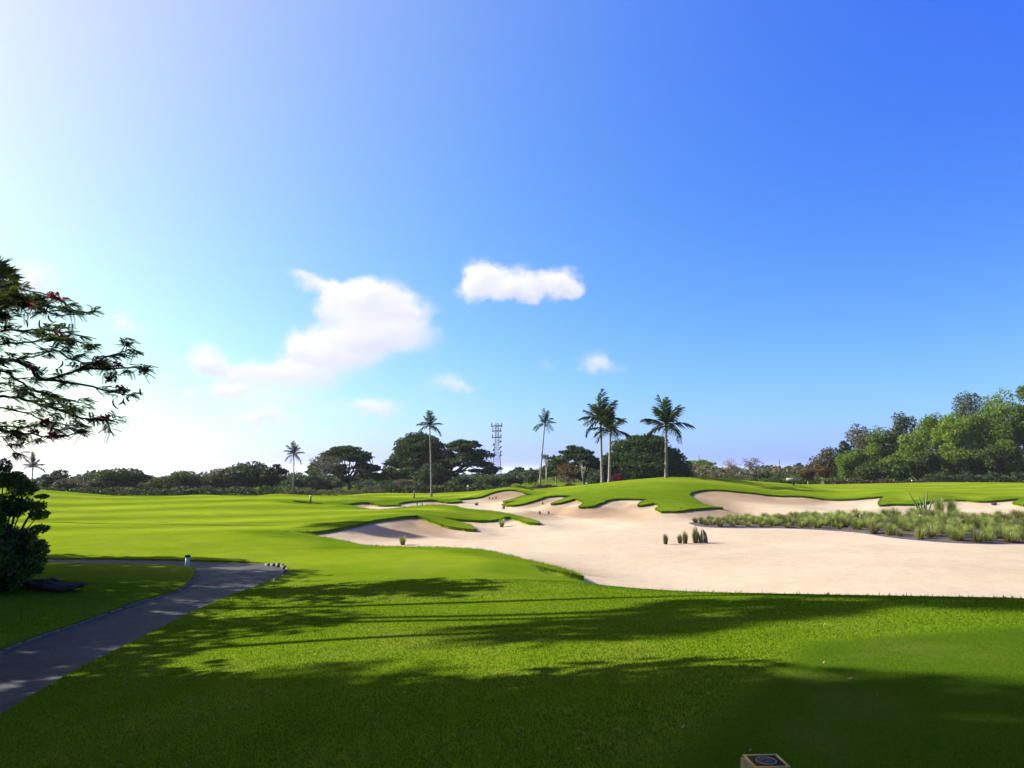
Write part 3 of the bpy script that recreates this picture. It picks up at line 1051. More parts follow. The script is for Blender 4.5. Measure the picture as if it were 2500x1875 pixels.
def rain_tree(label, px, pytop, x0, x1, Y, seed, px_base=None, n=15000, leaf=L_RAIN, nl=9, open_side=0, low=.32, size=.46, name='rain_tree', fork=.16, npads=105, padk=1.0):
    """broad umbrella crown of flat leaf pads on spreading limbs"""
    rs = np.random.default_rng(seed)
    xl, xr = ray(x0, 1150)[0] * Y, ray(x1, 1150)[0] * Y
    bx = ray(px_base or (x0 + x1) / 2, 1150)[0] * Y
    z0 = gz(bx, Y)
    ztop = at(px, pytop, Y).z
    H = ztop - z0
    xt = ray(px, 1150)[0] * Y
    RL, RR = xt - xl, xr - xt
    RD = (RL + RR) * .42
    t = thing(name, label, 'tree', (bx, Y, z0 - .05), 'rain trees along the treeline')
    pads = []
    for i in range(npads):
        a = rs.uniform(0, 2 * math.pi)
        r = math.sqrt(rs.random())
        layer = rs.random()
        R = RR if math.cos(a) > 0 else RL
        dx, dy = R * math.cos(a) * r * .94, RD * math.sin(a) * r * .94
        dome = 1 - (1 - low) * r ** 2.2
        if layer > .68:
            dome -= rs.uniform(.05, .24) * (1.05 - r * .6)
        pr = rs.uniform(.07, .135) * padk
        pads.append((xt + dx, Y + dy, z0 + H * max(dome, low * .75) - H * .05, (RL + RR) * pr, RD * pr * 1.6, H * rs.uniform(.028, .050) * padk ** 2))
    mb = MB()
    tr = H * .042
    F = np.array([bx + rs.uniform(-.3, .3), Y, z0 + H * fork])
    mb.tube(curve((bx, Y, z0 - .3), (bx + .2, Y, z0 + H * .08), F, 5), [tr * 1.5, tr * 1.15, tr, tr * .95, tr * .9], 8)
    for k in range(nl):
        a = 2 * math.pi * (k + rs.uniform(-.3, .3)) / nl
        R = RR if math.cos(a) > 0 else RL
        e = np.array([xt + R * .66 * math.cos(a), Y + RD * .66 * math.sin(a), z0 + H * (.78 - .10 * rs.random())])
        m = F + (e - F) * .5 + np.array([0, 0, H * .02 - H * .10 * rs.random()])
        P = curve(F, m, e, 8)
        P[1:-1] += rs.normal(size=(6, 3)) * H * .012
        mb.tube(P, np.linspace(tr * .62, tr * .2, 8), 6)
        near_p = sorted(pads, key=lambda p: (p[0] - e[0]) ** 2 + (p[1] - e[1]) ** 2)[:9]
        for p in near_p:
            s0 = P[rs.integers(3, 8)]
            q1 = np.array(p[:3])
            mb.tube(curve(s0, (s0 + q1) / 2 + np.array([0, 0, -H * .02]), q1, 4), np.linspace(tr * .22, tr * .07, 4), 4)
    mb.build('trunk', BARK_D, t, True)
    c = MB()
    pads_leaves(c, pads, n, size, size * .7, rs, up=.5, shell=.3)
    c.build('crown', leaf, t)
    return t


# ---- palms -----------------------------------------------------------
def frond_mesh(name, droop, nleaf, wid, seed, rag=.15):
    """feather frond of unit length growing along +X, leaflets hanging from a curved midrib"""
    rs = np.random.default_rng(seed)
    t = np.linspace(0, 1, 9)
    P = np.stack([t * (1 - .25 * droop * t), rs.uniform(-.04, .04) * t * t, .18 * t - droop * .75 * t ** 2.2], -1)
    mb = MB()
    mb.tube(P, np.linspace(.018, .005, 9), 3, False)
    V, i = [], 0
    for s in (-1, 1):
        for k in range(nleaf):
            u = .12 + .88 * (k + rs.uniform(-.2, .2)) / nleaf
            if rs.random() < rag:
                continue
            b = np.array([np.interp(u, t, P[:, j]) for j in range(3)])
            ln = .34 * (math.sin(math.pi * min(1, (u * .86 + .12))) ** .7) * rs.uniform(.75, 1.1)
            tip = b + np.array([ln * .55, s * ln * .62, -ln * (.45 + .55 * droop) * rs.uniform(.6, 1.2)])
            mid = (b + tip) / 2 + np.array([0, 0, ln * .16])
            w = np.array([wid, 0, 0])
            V += [b - w * .5, b + w * .5, mid + w * .6, mid - w * .6, tip]
            i += 1
    V = np.array(V)
    q_ = np.arange(i)[:, None] * 5
    mb.add(V, q_ + np.array([0, 1, 2, 3]), q_ + np.array([3, 2, 4]))
    return mesh_data(name, np.concatenate(mb.V), mb.F, L_PALM)


FRONDS = [frond_mesh('frond_a', .15, 20, .030, 1), frond_mesh('frond_b', .45, 21, .030, 2), frond_mesh('frond_c', .75, 21, .030, 3, .25), frond_mesh('frond_d', 1.0, 18, .030, 4, .35)]
_nut = MB()
for k in range(9):
    a = k * 2.4
    c_ = np.array([math.cos(a) * .11, math.sin(a) * .11, -.05 - .09 * (k % 3)])
    u_, v_ = np.meshgrid(np.linspace(0, math.pi, 5), np.arange(6) * math.pi / 3, indexing='ij')
    VV_ = np.stack([np.sin(u_) * np.cos(v_), np.sin(u_) * np.sin(v_), 1.2 * np.cos(u_)], -1).reshape(-1, 3) * .075 + c_
    fq = [[i * 6 + j, i * 6 + (j + 1) % 6, (i + 1) * 6 + (j + 1) % 6, (i + 1) * 6 + j] for i in range(4) for j in range(6)]
    _nut.add(VV_, fq)
NUTS = mesh_data('coconuts', np.concatenate(_nut.V), _nut.F, plain_material('coconut_husk', (0.16, 0.14, 0.03), (0.09, 0.06, 0.03)), True)


def palm(label, base, crown, Y, fl_px, nf, seed, mid=None, r=.13, zb=None, up=1.0, wind=0.0, ratio=1.0):
    rs = np.random.default_rng(seed)
    bx = ray(base[0], 1150)[0] * Y
    z0 = gz(bx, Y)
    top = np.array(at(crown[0], crown[1], Y))
    L = fl_px / FPX * Y
    t = thing('coconut_palm', label, 'palm tree', (bx, Y, z0), 'coconut palms on the golf course')
    mb = MB()
    b0 = np.array([bx, Y, z0 - .15])
    m = np.array(at(mid[0], mid[1], Y)) if mid else (b0 + top) / 2
    m = 2 * m - (b0 + top) / 2 if mid else m
    P = curve(b0, m, top, 18)
    R = np.linspace(r, r * .62, 18)
    R[0] *= 1.55
    R[1] *= 1.15
    R *= 1 + .05 * (np.arange(18) % 2)
    mb.tube(P, R, 8)
    mb.build('trunk', PALMT, t, True)
    o = link('coconut_cluster', NUTS, t, Matrix.Translation(Vector(top - np.array(t.location))) @ Matrix.Scale(L / 2.4, 4))
    for k in range(nf):
        u = (k + .5) / nf
        az = k * 2.39996 + rs.uniform(-.3, .3)
        el = math.radians(86 - 104 * u ** 1.25 * up) + rs.uniform(-.14, .14)
        v = min(3, int(u * 3.2 + rs.uniform(0, .9)))
        ln = L * rs.uniform(.82, 1.08) * (1.12 if u < .2 else 1.0)
        M = Matrix.Translation(Vector(top - np.array(t.location) + np.array([0, 0, .05]))) @ Matrix.Rotation(az + wind * math.sin(-az), 4, 'Z') @ Matrix.Rotation(-el, 4, 'Y') @ Matrix.Rotation(rs.uniform(-.4, .4), 4, 'X') @ Matrix.Scale(ln, 4)
        link('frond', FRONDS[v], t, M)
    return t


def fan_mesh(name, seed, n=26):
    """palmate fan of unit radius, stiff folded segments split at the tips"""
    rs = np.random.default_rng(seed)
    mb = MB()
    mb.tube([[-.75, 0, -.12], [-.35, 0, 0], [0, 0, 0]], [.022, .018, .016], 4)
    V = []
    for k in range(n):
        a = math.radians(-140 + 280 * k / (n - 1))
        ln = rs.uniform(.86, 1.0) * (1 - .18 * abs(a) / 2.4)
        d = np.array([math.cos(a), math.sin(a), 0])
        s_ = np.array([-math.sin(a), math.cos(a), 0])
        w = .095
        dz = np.array([0, 0, 1.0])
        p = d * ln * .62
        V += [d * .02, p - s_ * w * .55 + dz * .02, d * ln - dz * rs.uniform(0, .22), p + s_ * w * .55 - dz * .03]
    i = np.arange(n)[:, None] * 4
    mb.add(np.array(V), i + np.array([0, 1, 2, 3]))
    return mesh_data(name, np.concatenate(mb.V), mb.F, L_PALM)


FANS = [fan_mesh('fan_leaf_a', 1), fan_mesh('fan_leaf_b', 2)]


def fan_palm(label, x, y, ztop, rad, nf, seed, r=.16, lean=(0, 0)):
    rs = np.random.default_rng(seed)
    z0 = gz(x, y)
    t = thing('fan_palm', label, 'palm tree', (x, y, z0), 'fan palms')
    top = np.array([x + lean[0], y + lean[1], ztop])
    mb = MB()
    mb.tube(curve((x, y, z0 - .15), (x + lean[0] * .3, y + lean[1] * .3, (z0 + ztop) / 2), top, 14), np.linspace(r * 1.2, r * .8, 14), 8)
    mb.build('trunk', PALMT, t, True)
    for k in range(nf):
        u = (k + .5) / nf
        az, el = k * 2.39996, math.radians(78 - 105 * u)
        M = Matrix.Translation(Vector(top - np.array(t.location))) @ Matrix.Rotation(az, 4, 'Z') @ Matrix.Rotation(-el, 4, 'Y') @ Matrix.Translation(Vector((rad * .9, 0, 0))) @ Matrix.Rotation(rs.uniform(-.7, .7), 4, 'X') @ Matrix.Rotation(rs.uniform(-.3, .5), 4, 'Y') @ Matrix.Scale(rad * rs.uniform(.85, 1.1), 4)
        link('frond', FANS[k % 2], t, M)
    return t


# ------------------------------------------------------------------ treeline, left to right
tl = 'trees of the treeline beyond the fairway'
tree('pointed_tree', 'sparse pointed tree rising from low scrub near left end of treeline', 'tree', 135, 1142, 84, 128, L_DARK, group=tl, n=2600, size=.42, lo=.0, npad=22, seed=11, pad=.26, depth=.9)
tree('scrub_tree', 'low brownish scrub tree beside the sparse pointed tree', 'tree', 175, 1168, 92, 126, L_BRN, group=tl, n=2400, size=.36, lo=.0, seed=12, npad=20)
tree('scrub_tree', 'small dark scrub tree left of the round twin-crowned tree', 'tree', 232, 1170, 80, 130, L_DARK, group=tl, n=2200, size=.4, lo=.0, seed=14, npad=18)
tree('round_tree', 'full round green tree with a darker purple tree against its right side', 'tree', 283, 1140, 112, 132, L_MID, group=tl, n=4800, size=.42, lo=.04, seed=15, npad=30)
tree('purple_tree', 'dark purplish tree touching the full round green tree', 'tree', 340, 1145, 66, 134, L_PUR, group=tl, n=2600, size=.42, lo=.05, seed=16)
tree('scrub_tree', 'low bright green scrub tree right of the dark purplish tree', 'tree', 400, 1163, 104, 130, L_MID, group=tl, n=3200, size=.38, lo=.0, seed=17, npad=24)
tree('scrub_tree', 'ragged green tree with feathery top, left of the wide brown-green one', 'tree', 452, 1150, 92, 132, L_MID, group=tl, n=3000, size=.36, lo=.0, seed=18, pad=.26, npad=30)
tree('scrub_tree', 'wide brown-green ragged tree left of the big dark dome tree', 'tree', 520, 1143, 110, 134, L_BRN, group=tl, n=3200, size=.38, lo=.0, seed=19, pad=.27, npad=30)
tree('scrub_tree', 'thin dark leafy tree showing between brown-green tree and dark dome tree', 'tree', 556, 1140, 70, 138, L_DARK, group=tl, n=2200, size=.4, lo=.05, seed=20, pad=.27)
tree('dome_tree', 'big dark dome-shaped tree, tallest on the left half of the treeline', 'tree', 608, 1127, 128, 136, L_DARK, group=tl, n=6000, size=.44, lo=.02, seed=21, npad=34)
tree('spreading_tree', 'spreading dark tree with flat tiers left of the thin coconut palm', 'tree', 668, 1126, 82, 133, L_DARK, group=tl, n=3000, size=.42, lo=.08, seed=22, pad=.25, flat=.6, lean=.2)
tree('scrub_tree', 'pale grey-green bush tree just right of the thin coconut palm', 'tree', 742, 1160, 76, 134, L_GRY, group=tl, n=2600, size=.34, lo=.0, seed=23, pad=.28)

rain_tree('spreading umbrella tree with dark forked trunk, leftmost of the rain trees', 838, 1086, 752, 940, 150, 31, px_base=852, n=15000)
tree('dry_tree', 'half-bare dry tree with drooping twigs in front of the leftmost rain tree', 'tree', 792, 1105, 110, 143, L_BRN, BARK_P, group=tl, n=900, size=.3, lo=.3, seed=32, bare=True, npad=22, pad=.22)
tree('bush', 'mid green bush under the left side of the leftmost rain tree', 'bush', 770, 1160, 92, 140, L_MID, group='bushes under the rain trees', n=3000, size=.36, lo=0, seed=33)
tree('bush', 'dark green bush left of the forked rain tree trunk', 'bush', 815, 1170, 70, 141, L_DARK, group='bushes under the rain trees', n=2000, size=.36, lo=0, seed=34)
tree('bush', 'low dry brown bush right of the forked rain tree trunk', 'bush', 905, 1183, 100, 142, L_BRN, group='bushes under the rain trees', n=2200, size=.32, lo=0, seed=35)
rain_tree('tallest dense dark rain tree behind the tall slim palm', 1022, 1055, 940, 1112, 156, 36, px_base=1020, n=26000, low=.28, npads=150, padk=1.25)
rain_tree('rain tree with bare arching limbs on its right side beside the mast', 1135, 1070, 1058, 1226, 154, 37, px_base=1085, n=13000, nl=8, low=.34)
tree('bush', 'yellow-speckled bush left of the tall slim palm trunk', 'bush', 985, 1168, 88, 140, L_BRN, group='bushes under the rain trees', n=2600, size=.34, lo=0, seed=38)
tree('bush', 'dark leafy thicket directly behind the tall slim palm trunk', 'bush', 1055, 1130, 108, 148, L_DARK, group='bushes under the rain trees', n=4800, size=.44, lo=0, seed=39)
tree('bush', 'green bush under the arching limbs of the rain tree by the mast', 'bush', 1135, 1160, 92, 142, L_DARK, group='bushes under the rain trees', n=2600, size=.38, lo=0, seed=40)
tree('bush', 'mid green bush at the foot of the lattice mast', 'bush', 1205, 1158, 92, 146, L_MID, group='bushes under the rain trees', n=3000, size=.38, lo=0, seed=41)
tree('bush', 'rounded purple-grey bush right of the lattice mast', 'bush', 1256, 1165, 46, 150, L_PUR, group='bushes under the rain trees', n=1400, size=.36, lo=0, seed=42)
tree('airy_tree', 'airy young tree left of the curved palm', 'tree', 1297, 1144, 44, 135, L_GRY, group=tl, n=900, size=.34, lo=.2, seed=43, pad=.24)
rain_tree('umbrella rain tree right of the curved palm, above a small rusty-leaved tree', 1402, 1086, 1320, 1476, 138, 44, px_base=1425, n=12000, leaf=L_RAIN, low=.36)
tree('orange_tree', 'small tree with rusty red flowers under the umbrella rain tree', 'tree', 1388, 1128, 74, 118, L_ORG, BARK_P, group='small flowering trees', n=1100, size=.28, lo=.3, seed=45, pad=.24, ntrunk=2)
rain_tree('massive dense rain tree with crown reaching the ground behind the mound', 1565, 1063, 1470, 1682, 140, 46, px_base=1550, n=34000, low=.22, npads=190, padk=1.45)
tree('bush', 'dark foliage filling the base of the massive rain tree', 'bush', 1590, 1110, 150, 137, L_RAIN, group='bushes under the rain trees', n=6000, size=.44, lo=0, seed=47)
tree('bush', 'hazy green bush between the umbrella rain tree and the pair of palms', 'bush', 1450, 1145, 62, 130, L_GRY, group='bushes under the rain trees', n=1500, size=.34, lo=0, seed=48)
tree('bougainvillea', 'bright magenta bougainvillea bush behind the mound beside the paired palms', 'shrub', 1507, 1155, 32, 104, L_MAG, n=1300, size=.2, lo=0, seed=49)
tree('pale_tree', 'slim white-trunked tree standing in the purple hedge', 'tree', 1334, 1112, 44, 101, L_GRY, BARK_P, group='slim white-trunked trees', n=140, size=.22, lo=.8, seed=50, bare=True, npad=9, trunk_r=.085)
tree('pale_tree', 'slim white-trunked tree beside the small dark bollard', 'tree', 1424, 1125, 40, 104, L_GRY, BARK_P, group='slim white-trunked trees', n=260, size=.22, lo=.8, seed=51, bare=True, npad=9, trunk_r=.08)

# between the mound and the wood on the right
fr = 'trees in the gap between mound and wood'
tree('umbrella_tree', 'pale green flat-topped tree right of the massive rain tree', 'tree', 1706, 1122, 92, 230, L_YEL, BARK_P, group=fr, n=2400, size=.6, lo=.35, seed=60, flat=.45, pad=.25)
tree('bare_tree', 'leafless rounded pinkish-grey tree, left one of the bare pair', 'tree', 1789, 1116, 66, 205, L_BRN, BARK_P, group=fr, n=0, lo=.35, seed=61, bare=True, npad=34, pad=.24, trunk_r=.22)
tree('bare_tree', 'leafless lilac-grey tree, right one of the bare pair', 'tree', 1836, 1117, 62, 195, L_PUR, BARK_P, group=fr, n=240, size=.4, lo=.4, seed=62, bare=True, npad=26, pad=.24, trunk_r=.22)
for i_, (px_, py_, w_, Y_, lf_, lb_) in enumerate([
        (1690, 1150, 90, 190, L_BRN, 'dry grey-brown bush just behind the mound crest'),
        (1748, 1140, 66, 200, L_GRY, 'dull grey-green round-topped bush left of the bare tree pair'),
        (1770, 1152, 96, 180, L_BRN, 'brown bush in front of the left bare tree'),
        (1830, 1160, 90, 178, L_MID, 'low green bush in front of the bare tree pair'),
        (1858, 1150, 56, 172, L_DARK, 'dark green bush below the right bare tree'),
        (1900, 1158, 92, 185, L_GRY, 'grey-green bush left of the cream board sign'),
        (1950, 1158, 92, 176, L_MID, 'green bush behind the cream board sign')]):
    tree('bush', lb_, 'bush', px_, py_, w_, Y_, lf_, group='bushes in the gap', n=2000, size=.42, lo=0, seed=70 + i_)
tree('far_tree', 'small blue-green tree on the skyline above the cream board sign', 'tree', 1952, 1130, 22, 330, L_HAZY, group=fr, n=700, size=.9, lo=.3, seed=80)
tree('far_tree', 'thin open-crowned tree on the far skyline', 'tree', 1924, 1136, 22, 340, L_HAZY, group=fr, n=320, size=.7, lo=.4, seed=81, flat=.4)
tree('orange_tree', 'rust-leaved tree, left one at the edge of the wood', 'tree', 1972, 1142, 46, 150, L_ORG, BARK_P, group='rust-leaved trees at the edge of the wood', n=1500, size=.34, lo=.2, seed=82)
tree('orange_tree', 'rust-leaved tree with pale trunk, right one at the edge of the wood', 'tree', 2006, 1136, 48, 148, L_ORG, BARK_P, group='rust-leaved trees at the edge of the wood', n=1500, size=.34, lo=.3, seed=83, ntrunk=2)
tree('purple_tree', 'hazy purple bush above the rust-leaved trees', 'tree', 2003, 1120, 66, 190, L_PUR, group=fr, n=1600, size=.5, lo=.1, seed=84)

# the wood on the right
fw = 'trees of the wood on the right'
wood = [
    # px, top, width, Y, leaf, label, n
    (2026, 1092, 92, 176, L_BRN, 'brownish outermost tree at the left edge of the wood', 4200),
    (2062, 1068, 60, 172, L_DARK, 'dark slim tree rising left of the half-bare crown', 2400),
    (2112, 1030, 96, 176, L_BRN, 'half-bare twiggy crown on the rising left shoulder of the wood', 3000),
    (2085, 1096, 92, 158, L_FOR, 'green tree with pale trunks at the left front of the wood', 4600),
    (2155, 1046, 110, 164, L_FOR, 'bright green tree below the half-bare twiggy crown', 6500),
    (2214, 1006, 100, 172, L_GRY, 'grey-green crown on the shoulder left of the tall trees', 4600),
    (2235, 1052, 104, 156, L_YEL, 'yellow-green tree in the middle front of the wood', 5600),
    (2296, 996, 118, 164, L_FOR, 'rounded green tree left of the tallest crowns', 7500),
    (2340, 1000, 116, 156, L_YEL, 'lit yellow-green tree below the tallest crowns', 7000),
    (2388, 946, 136, 170, L_GRY, 'tallest crown of the wood, pale airy top', 6000),
    (2420, 985, 130, 160, L_FOR, 'big green tree in front of the tallest crown', 7600),
    (2466, 948, 128, 164, L_YEL, 'sunlit yellow-green crown near the right edge of the picture', 7000),
    (2516, 940, 120, 160, L_FOR, 'tall green tree cut by the right edge of the picture', 6000),
    (2190, 1110, 96, 146, L_FOR, 'low front tree with pale trunks left of the dark thicket', 3600),
    (2130, 1122, 84, 146, L_MID, 'small front tree with thin pale trunks behind the purple hedge', 3000),
    (2262, 1098, 104, 146, L_MID, 'leafy front tree where the purple hedge ends', 4600),
    (2330, 1092, 120, 147, L_FOR, 'dense dark front tree left of the white spot lamp', 6000),
    (2405, 1080, 124, 146, L_MID, 'dense dark front tree behind the white spot lamp', 6600),
    (2475, 1076, 120, 146, L_FOR, 'dense front tree at the right edge of the picture', 6600),
]
for i_, (px_, py_, w_, Y_, lf_, lb_, n_l) in enumerate(wood):
    tree('wood_tree', lb_, 'tree', px_, py_, w_, Y_, lf_, BARK_P if 'pale' in lb_ or 'half-bare' in lb_ else BARK, group=fw, n=n_l, size=.46, lo=.06 if py_ > 1040 else .2, seed=100 + i_,
         npad=34, pad=.3, bare=('half-bare' in lb_), ntrunk=3 if 'trunks' in lb_ else 1, depth=.9)


def hedge(label, x0, x1, pyt, Y, leaf, dep, n, seed, cat='hedge', size=.22, Y2=None):
    rs = np.random.default_rng(seed)
    Y2 = Y2 or Y
    xa, xb = ray(x0, 1150)[0] * Y, ray(x1, 1150)[0] * Y2
    xm, ym = (xa + xb) / 2, (Y + Y2) / 2
    t = thing('hedge', label, cat, (xm, ym, gz(xm, ym)), 'hedges beyond the bunkers')
    u = rs.random(n)
    X = xa + (xb - xa) * u
    YY = Y + (Y2 - Y) * u + rs.normal(size=n) * dep * .4
    g0 = height(X, YY)
    top = at((x0 + x1) / 2, pyt, ym).z
    bump_ = .75 + .25 * np.sin(X * 2.1 + seed) * np.sin(X * .77)
    Z = g0 + np.maximum(top - g0, .4) * bump_ * rs.random(n) ** .6
    c = MB()
    c.leaves(np.stack([X, YY, Z], -1), size, size * .6, .3, rs)
    c.build('foliage', leaf, t)
    s_ = MB()
    for k in range(max(6, int(abs(xb - xa) * 1.2))):
        q_ = rs.random()
        bx, by = xa + (xb - xa) * q_, Y + (Y2 - Y) * q_
        zz = gz(bx, by)
        s_.tube([[bx, by, zz - .05], [bx + rs.uniform(-.2, .2), by, zz + .7 * max(top - zz, .4)]], [.03, .015], 4)
    s_ = s_.build('stems', BARK_P, t)
    s_['kind'] = 'stuff'
    return t


hedge('low yellow-green hedge left of the curved palm', 1248, 1318, 1178, 99, L_YEL, 1.6, 2600, 1)
hedge('low dark purple hedge round the slim white-trunked tree', 1306, 1422, 1180, 98, L_PUR, 1.6, 3600, 2)
hedge('long low reddish-purple hedge along the front of the wood', 2030, 2290, 1168, 138, L_PUR, 1.6, 6000, 3)
hedge('low dry grass hedge under the left treeline', 690, 940, 1190, 122, L_BRN, 2.0, 4200, 4)
hedge('dark undergrowth row along the foot of the left treeline', 90, 470, 1188, 122, L_DARK, 3.0, 6000, 5, size=.34)
hedge('dark undergrowth row below the big dark dome tree', 430, 760, 1186, 124, L_DARK, 3.0, 5200, 6, size=.34)
hedge('dark undergrowth row behind the flat green under the rain trees', 930, 1260, 1176, 126, L_DARK, 3.0, 6400, 7, size=.34)
hedge('dark undergrowth row along the foot of the wood on the right', 2250, 2560, 1150, 140, L_DARK, 2.5, 6400, 8, size=.34)
hedge('scrubby undergrowth row across the gap by the bare trees', 1660, 2060, 1164, 168, L_MID, 3.0, 6000, 9, size=.4)

# far woods that read as one mass: a belt of scrub behind the treeline and a wood on the skyline
def woodland(name, r0, r1, a0, a1, n, hfun, size, leaf, seed):
    rs = np.random.default_rng(seed)
    ang = rs.uniform(a0, a1, n)
    rr = rs.uniform(r0, r1, n)
    X, Y = rr * np.sin(ang), rr * np.cos(ang)
    h = hfun(ang, rs) * rs.random(n) ** .45
    mb = MB()
    mb.leaves(np.stack([X, Y, height(X, Y) + np.maximum(h, .2)], -1), size, size * .66, .3, rs)
    o = mb.build(name, leaf)
    o['kind'] = 'stuff'
    return o


woodland('distant_woodland', 420, 640, -.72, .72, 26000, lambda a, rs: 5.0 + .9 * np.sin(a * 37) + .8 * np.sin(a * 83 + 1) + .8 * np.sin(a * 190) + rs.normal(size=len(a)) * .5 - 2.6 * sstep(.18, .05, a), 1.8, L_HAZY, 5)
woodland('scrub_woodland', 165, 215, -.66, .02, 30000, lambda a, rs: 2.3 + .6 * np.sin(a * 61) + .6 * np.sin(a * 143 + 1) + rs.normal(size=len(a)) * .3, .62, L_DARK, 6)
woodland('scrub_woodland', 190, 240, .02, .42, 14000, lambda a, rs: 3.0 + .6 * np.sin(a * 61) + .6 * np.sin(a * 143 + 1) + rs.normal(size=len(a)) * .3, .7, L_BRN, 7)
woodland('scrub_woodland', 178, 215, .415, .66, 14000, lambda a, rs: 6.0 + .8 * np.sin(a * 61) + rs.normal(size=len(a)) * .4, .8, L_MID, 8)

# coconut palms
palm('ragged short palm at the far left beyond the shrub', (80, 1200), (80, 1142), 120, 34, 12, 1, up=.8)
palm('slim coconut palm with star-shaped crown between dome tree and rain trees', (716, 1209), (717, 1111), 130, 33, 15, 2, mid=(717, 1160), r=.12, up=1.05)
palm('tall slim coconut palm in front of the tallest rain tree', (1054, 1212), (1049, 1043), 80, 38, 14, 3, mid=(1052, 1130), r=.095, up=.95)
palm('coconut palm with a curving thin trunk right of the mast', (1316, 1190), (1330, 1037), 103, 36, 13, 4, mid=(1322, 1126), r=.115, up=.95)
palm('taller of the paired coconut palms on the mound', (1470, 1180), (1466, 1030), 84, 70, 19, 5, r=.155, up=1.0)
palm('shorter of the paired coconut palms on the mound', (1487, 1178), (1490, 1056), 82, 56, 17, 6, r=.155, up=.95)
palm('lone coconut palm on the top of the mound, largest crown', (1626, 1165), (1626, 1044), 80, 74, 20, 7, r=.165, up=1.0)
fan_palm('tiny fan palm on the skyline right of the mast', ray(1267, 1150)[0] * 190, 190, at(1267, 1152, 190).z, .9, 16, 8, r=.18)
fan_palm('small fan palm under the edge of the umbrella rain tree', ray(1357, 1150)[0] * 150, 150, at(1357, 1147, 150).z, .85, 14, 9, r=.10)

# ------------------------------------------------------------------ placing helpers
def sand_heights(x, y):
    ins_ = np.clip(sdf(sandP, x, y), 0, None)
    return height(x, y) - LIP - 0.14 * sstep(0, 1.6, ins_) * (1 - sstep(2.5, 6, ins_)) * (y > 30) + 0.13 * sstep(2.5, 7, ins_)


def hit(px, py, y0=5.0, y1=110.0, zf=height):
    """first point of the terrain seen through a photo pixel"""
    a, e = ray(px, py)
    Y = np.arange(y0, y1, .12)
    d = ZC + e * Y - zf(a * Y, Y)
    k = int(np.argmax(d < 0)) if (d < 0).any() else len(Y) - 1
    return Vector((a * Y[k], Y[k], ZC + e * Y[k]))


# ------------------------------------------------------------------ grass tufts
def tuft_material(name, c_base, c1, c2, trans=.35):
    m = Mat(name, .6, .2)
    tcn = m.n('ShaderNodeTexCoord')
    sp = m.n('ShaderNodeSeparateXYZ')
    m.l(tcn.outputs['Object'], sp.inputs[0])
    rnd = m.n('ShaderNodeNewGeometry').outputs['Random Per Island']
    obr = m.n('ShaderNodeObjectInfo').outputs['Random']
    f = m.math('ADD', m.math('MULTIPLY', rnd, .55), m.math('MULTIPLY', obr, .45))
    col = m.mix(f, c1, c2)
    hb = m.math('MULTIPLY', sp.outputs[2], 3.2, True)
    col = m.mix(hb, c_base, col)
    col = m.color(col)
    tr = m.n('ShaderNodeBsdfTranslucent')
    m.l(col, tr.inputs['Color'])
    ms = m.n('ShaderNodeMixShader')
    ms.inputs[0].default_value = trans
    m.l(m.p.outputs[0], ms.inputs[1])
    m.l(tr.outputs[0], ms.inputs[2])
    m.l(ms.outputs[0], m.out.inputs['Surface'])
    return m.m


T_GREEN = tuft_material('tuft_green', (0.19, 0.12, 0.05), (0.150, 0.210, 0.030), (0.37, 0.42, 0.115), .5)
T_OLIVE = tuft_material('tuft_olive', (0.10, 0.06, 0.03), (0.10, 0.115, 0.030), (0.25, 0.24, 0.085), .45)
PLUME = plain_material('plume_straw', (0.42, 0.34, 0.26), rough=.9)


def tuft_mesh(name, mat, n, spread, h0, h1, arc, w, seed):
    rs = np.random.default_rng(seed)
    a = rs.uniform(0, 2 * math.pi, n)
    lean = spread * rs.random(n) ** .6
    h = rs.uniform(h0, h1, n) * (1 - .28 * (lean / max(spread, .01)) ** 2)
    b = np.stack([np.cos(a), np.sin(a), np.zeros(n)], -1)
    base = b * (.10 + .22 * spread) * rs.random((n, 1)) ** .5
    dirv = b + rs.normal(size=(n, 3)) * np.array([.25, .25, 0])
    p1 = base + dirv * (lean * .42)[:, None] + np.array([0, 0, 1]) * (h * .58)[:, None]
    p2 = base + dirv * (lean * (1.0 + arc * .3))[:, None] + np.array([0, 0, 1]) * (h * (1 - arc * .25))[:, None]
    s = np.cross(dirv, [0, 0, 1.0])
    s /= np.linalg.norm(s, axis=1, keepdims=True) + 1e-9
    V = np.stack([base - s * w * .5, base + s * w * .5, p1 + s * w * .42, p1 - s * w * .42, p2], 1).reshape(-1, 3)
    i = np.arange(n)[:, None] * 5
    return mesh_data(name, V, [i + np.array([0, 1, 2, 3]), i + np.array([3, 2, 4])], mat)


TUFTS = [tuft_mesh('grass_tuft', T_GREEN, 230, .52, .62, 1.05, .7, .022, 1), tuft_mesh('grass_tuft', T_GREEN, 210, .60, .55, 1.0, .9, .022, 2),
         tuft_mesh('grass_tuft', T_GREEN, 240, .42, .7, 1.08, .5, .022, 3), tuft_mesh('grass_tuft', T_OLIVE, 200, .45, .6, 1.0, .6, .024, 4)]
T_UP = tuft_mesh('upright_tuft', T_OLIVE, 240, .17, .62, 1.05, .2, .024, 5)
T_UP2 = tuft_mesh('upright_tuft', T_OLIVE, 260, .22, .55, 1.08, .3, .024, 6)
T_ROUND = tuft_mesh('round_tuft', T_OLIVE, 220, .55, .55, .95, .8, .028, 7)
T_FEATH = tuft_mesh('feather_tuft', T_GREEN, 320, .46, .55, 1.05, .9, .018, 8)
TG = 'grass tufts growing in the sand'


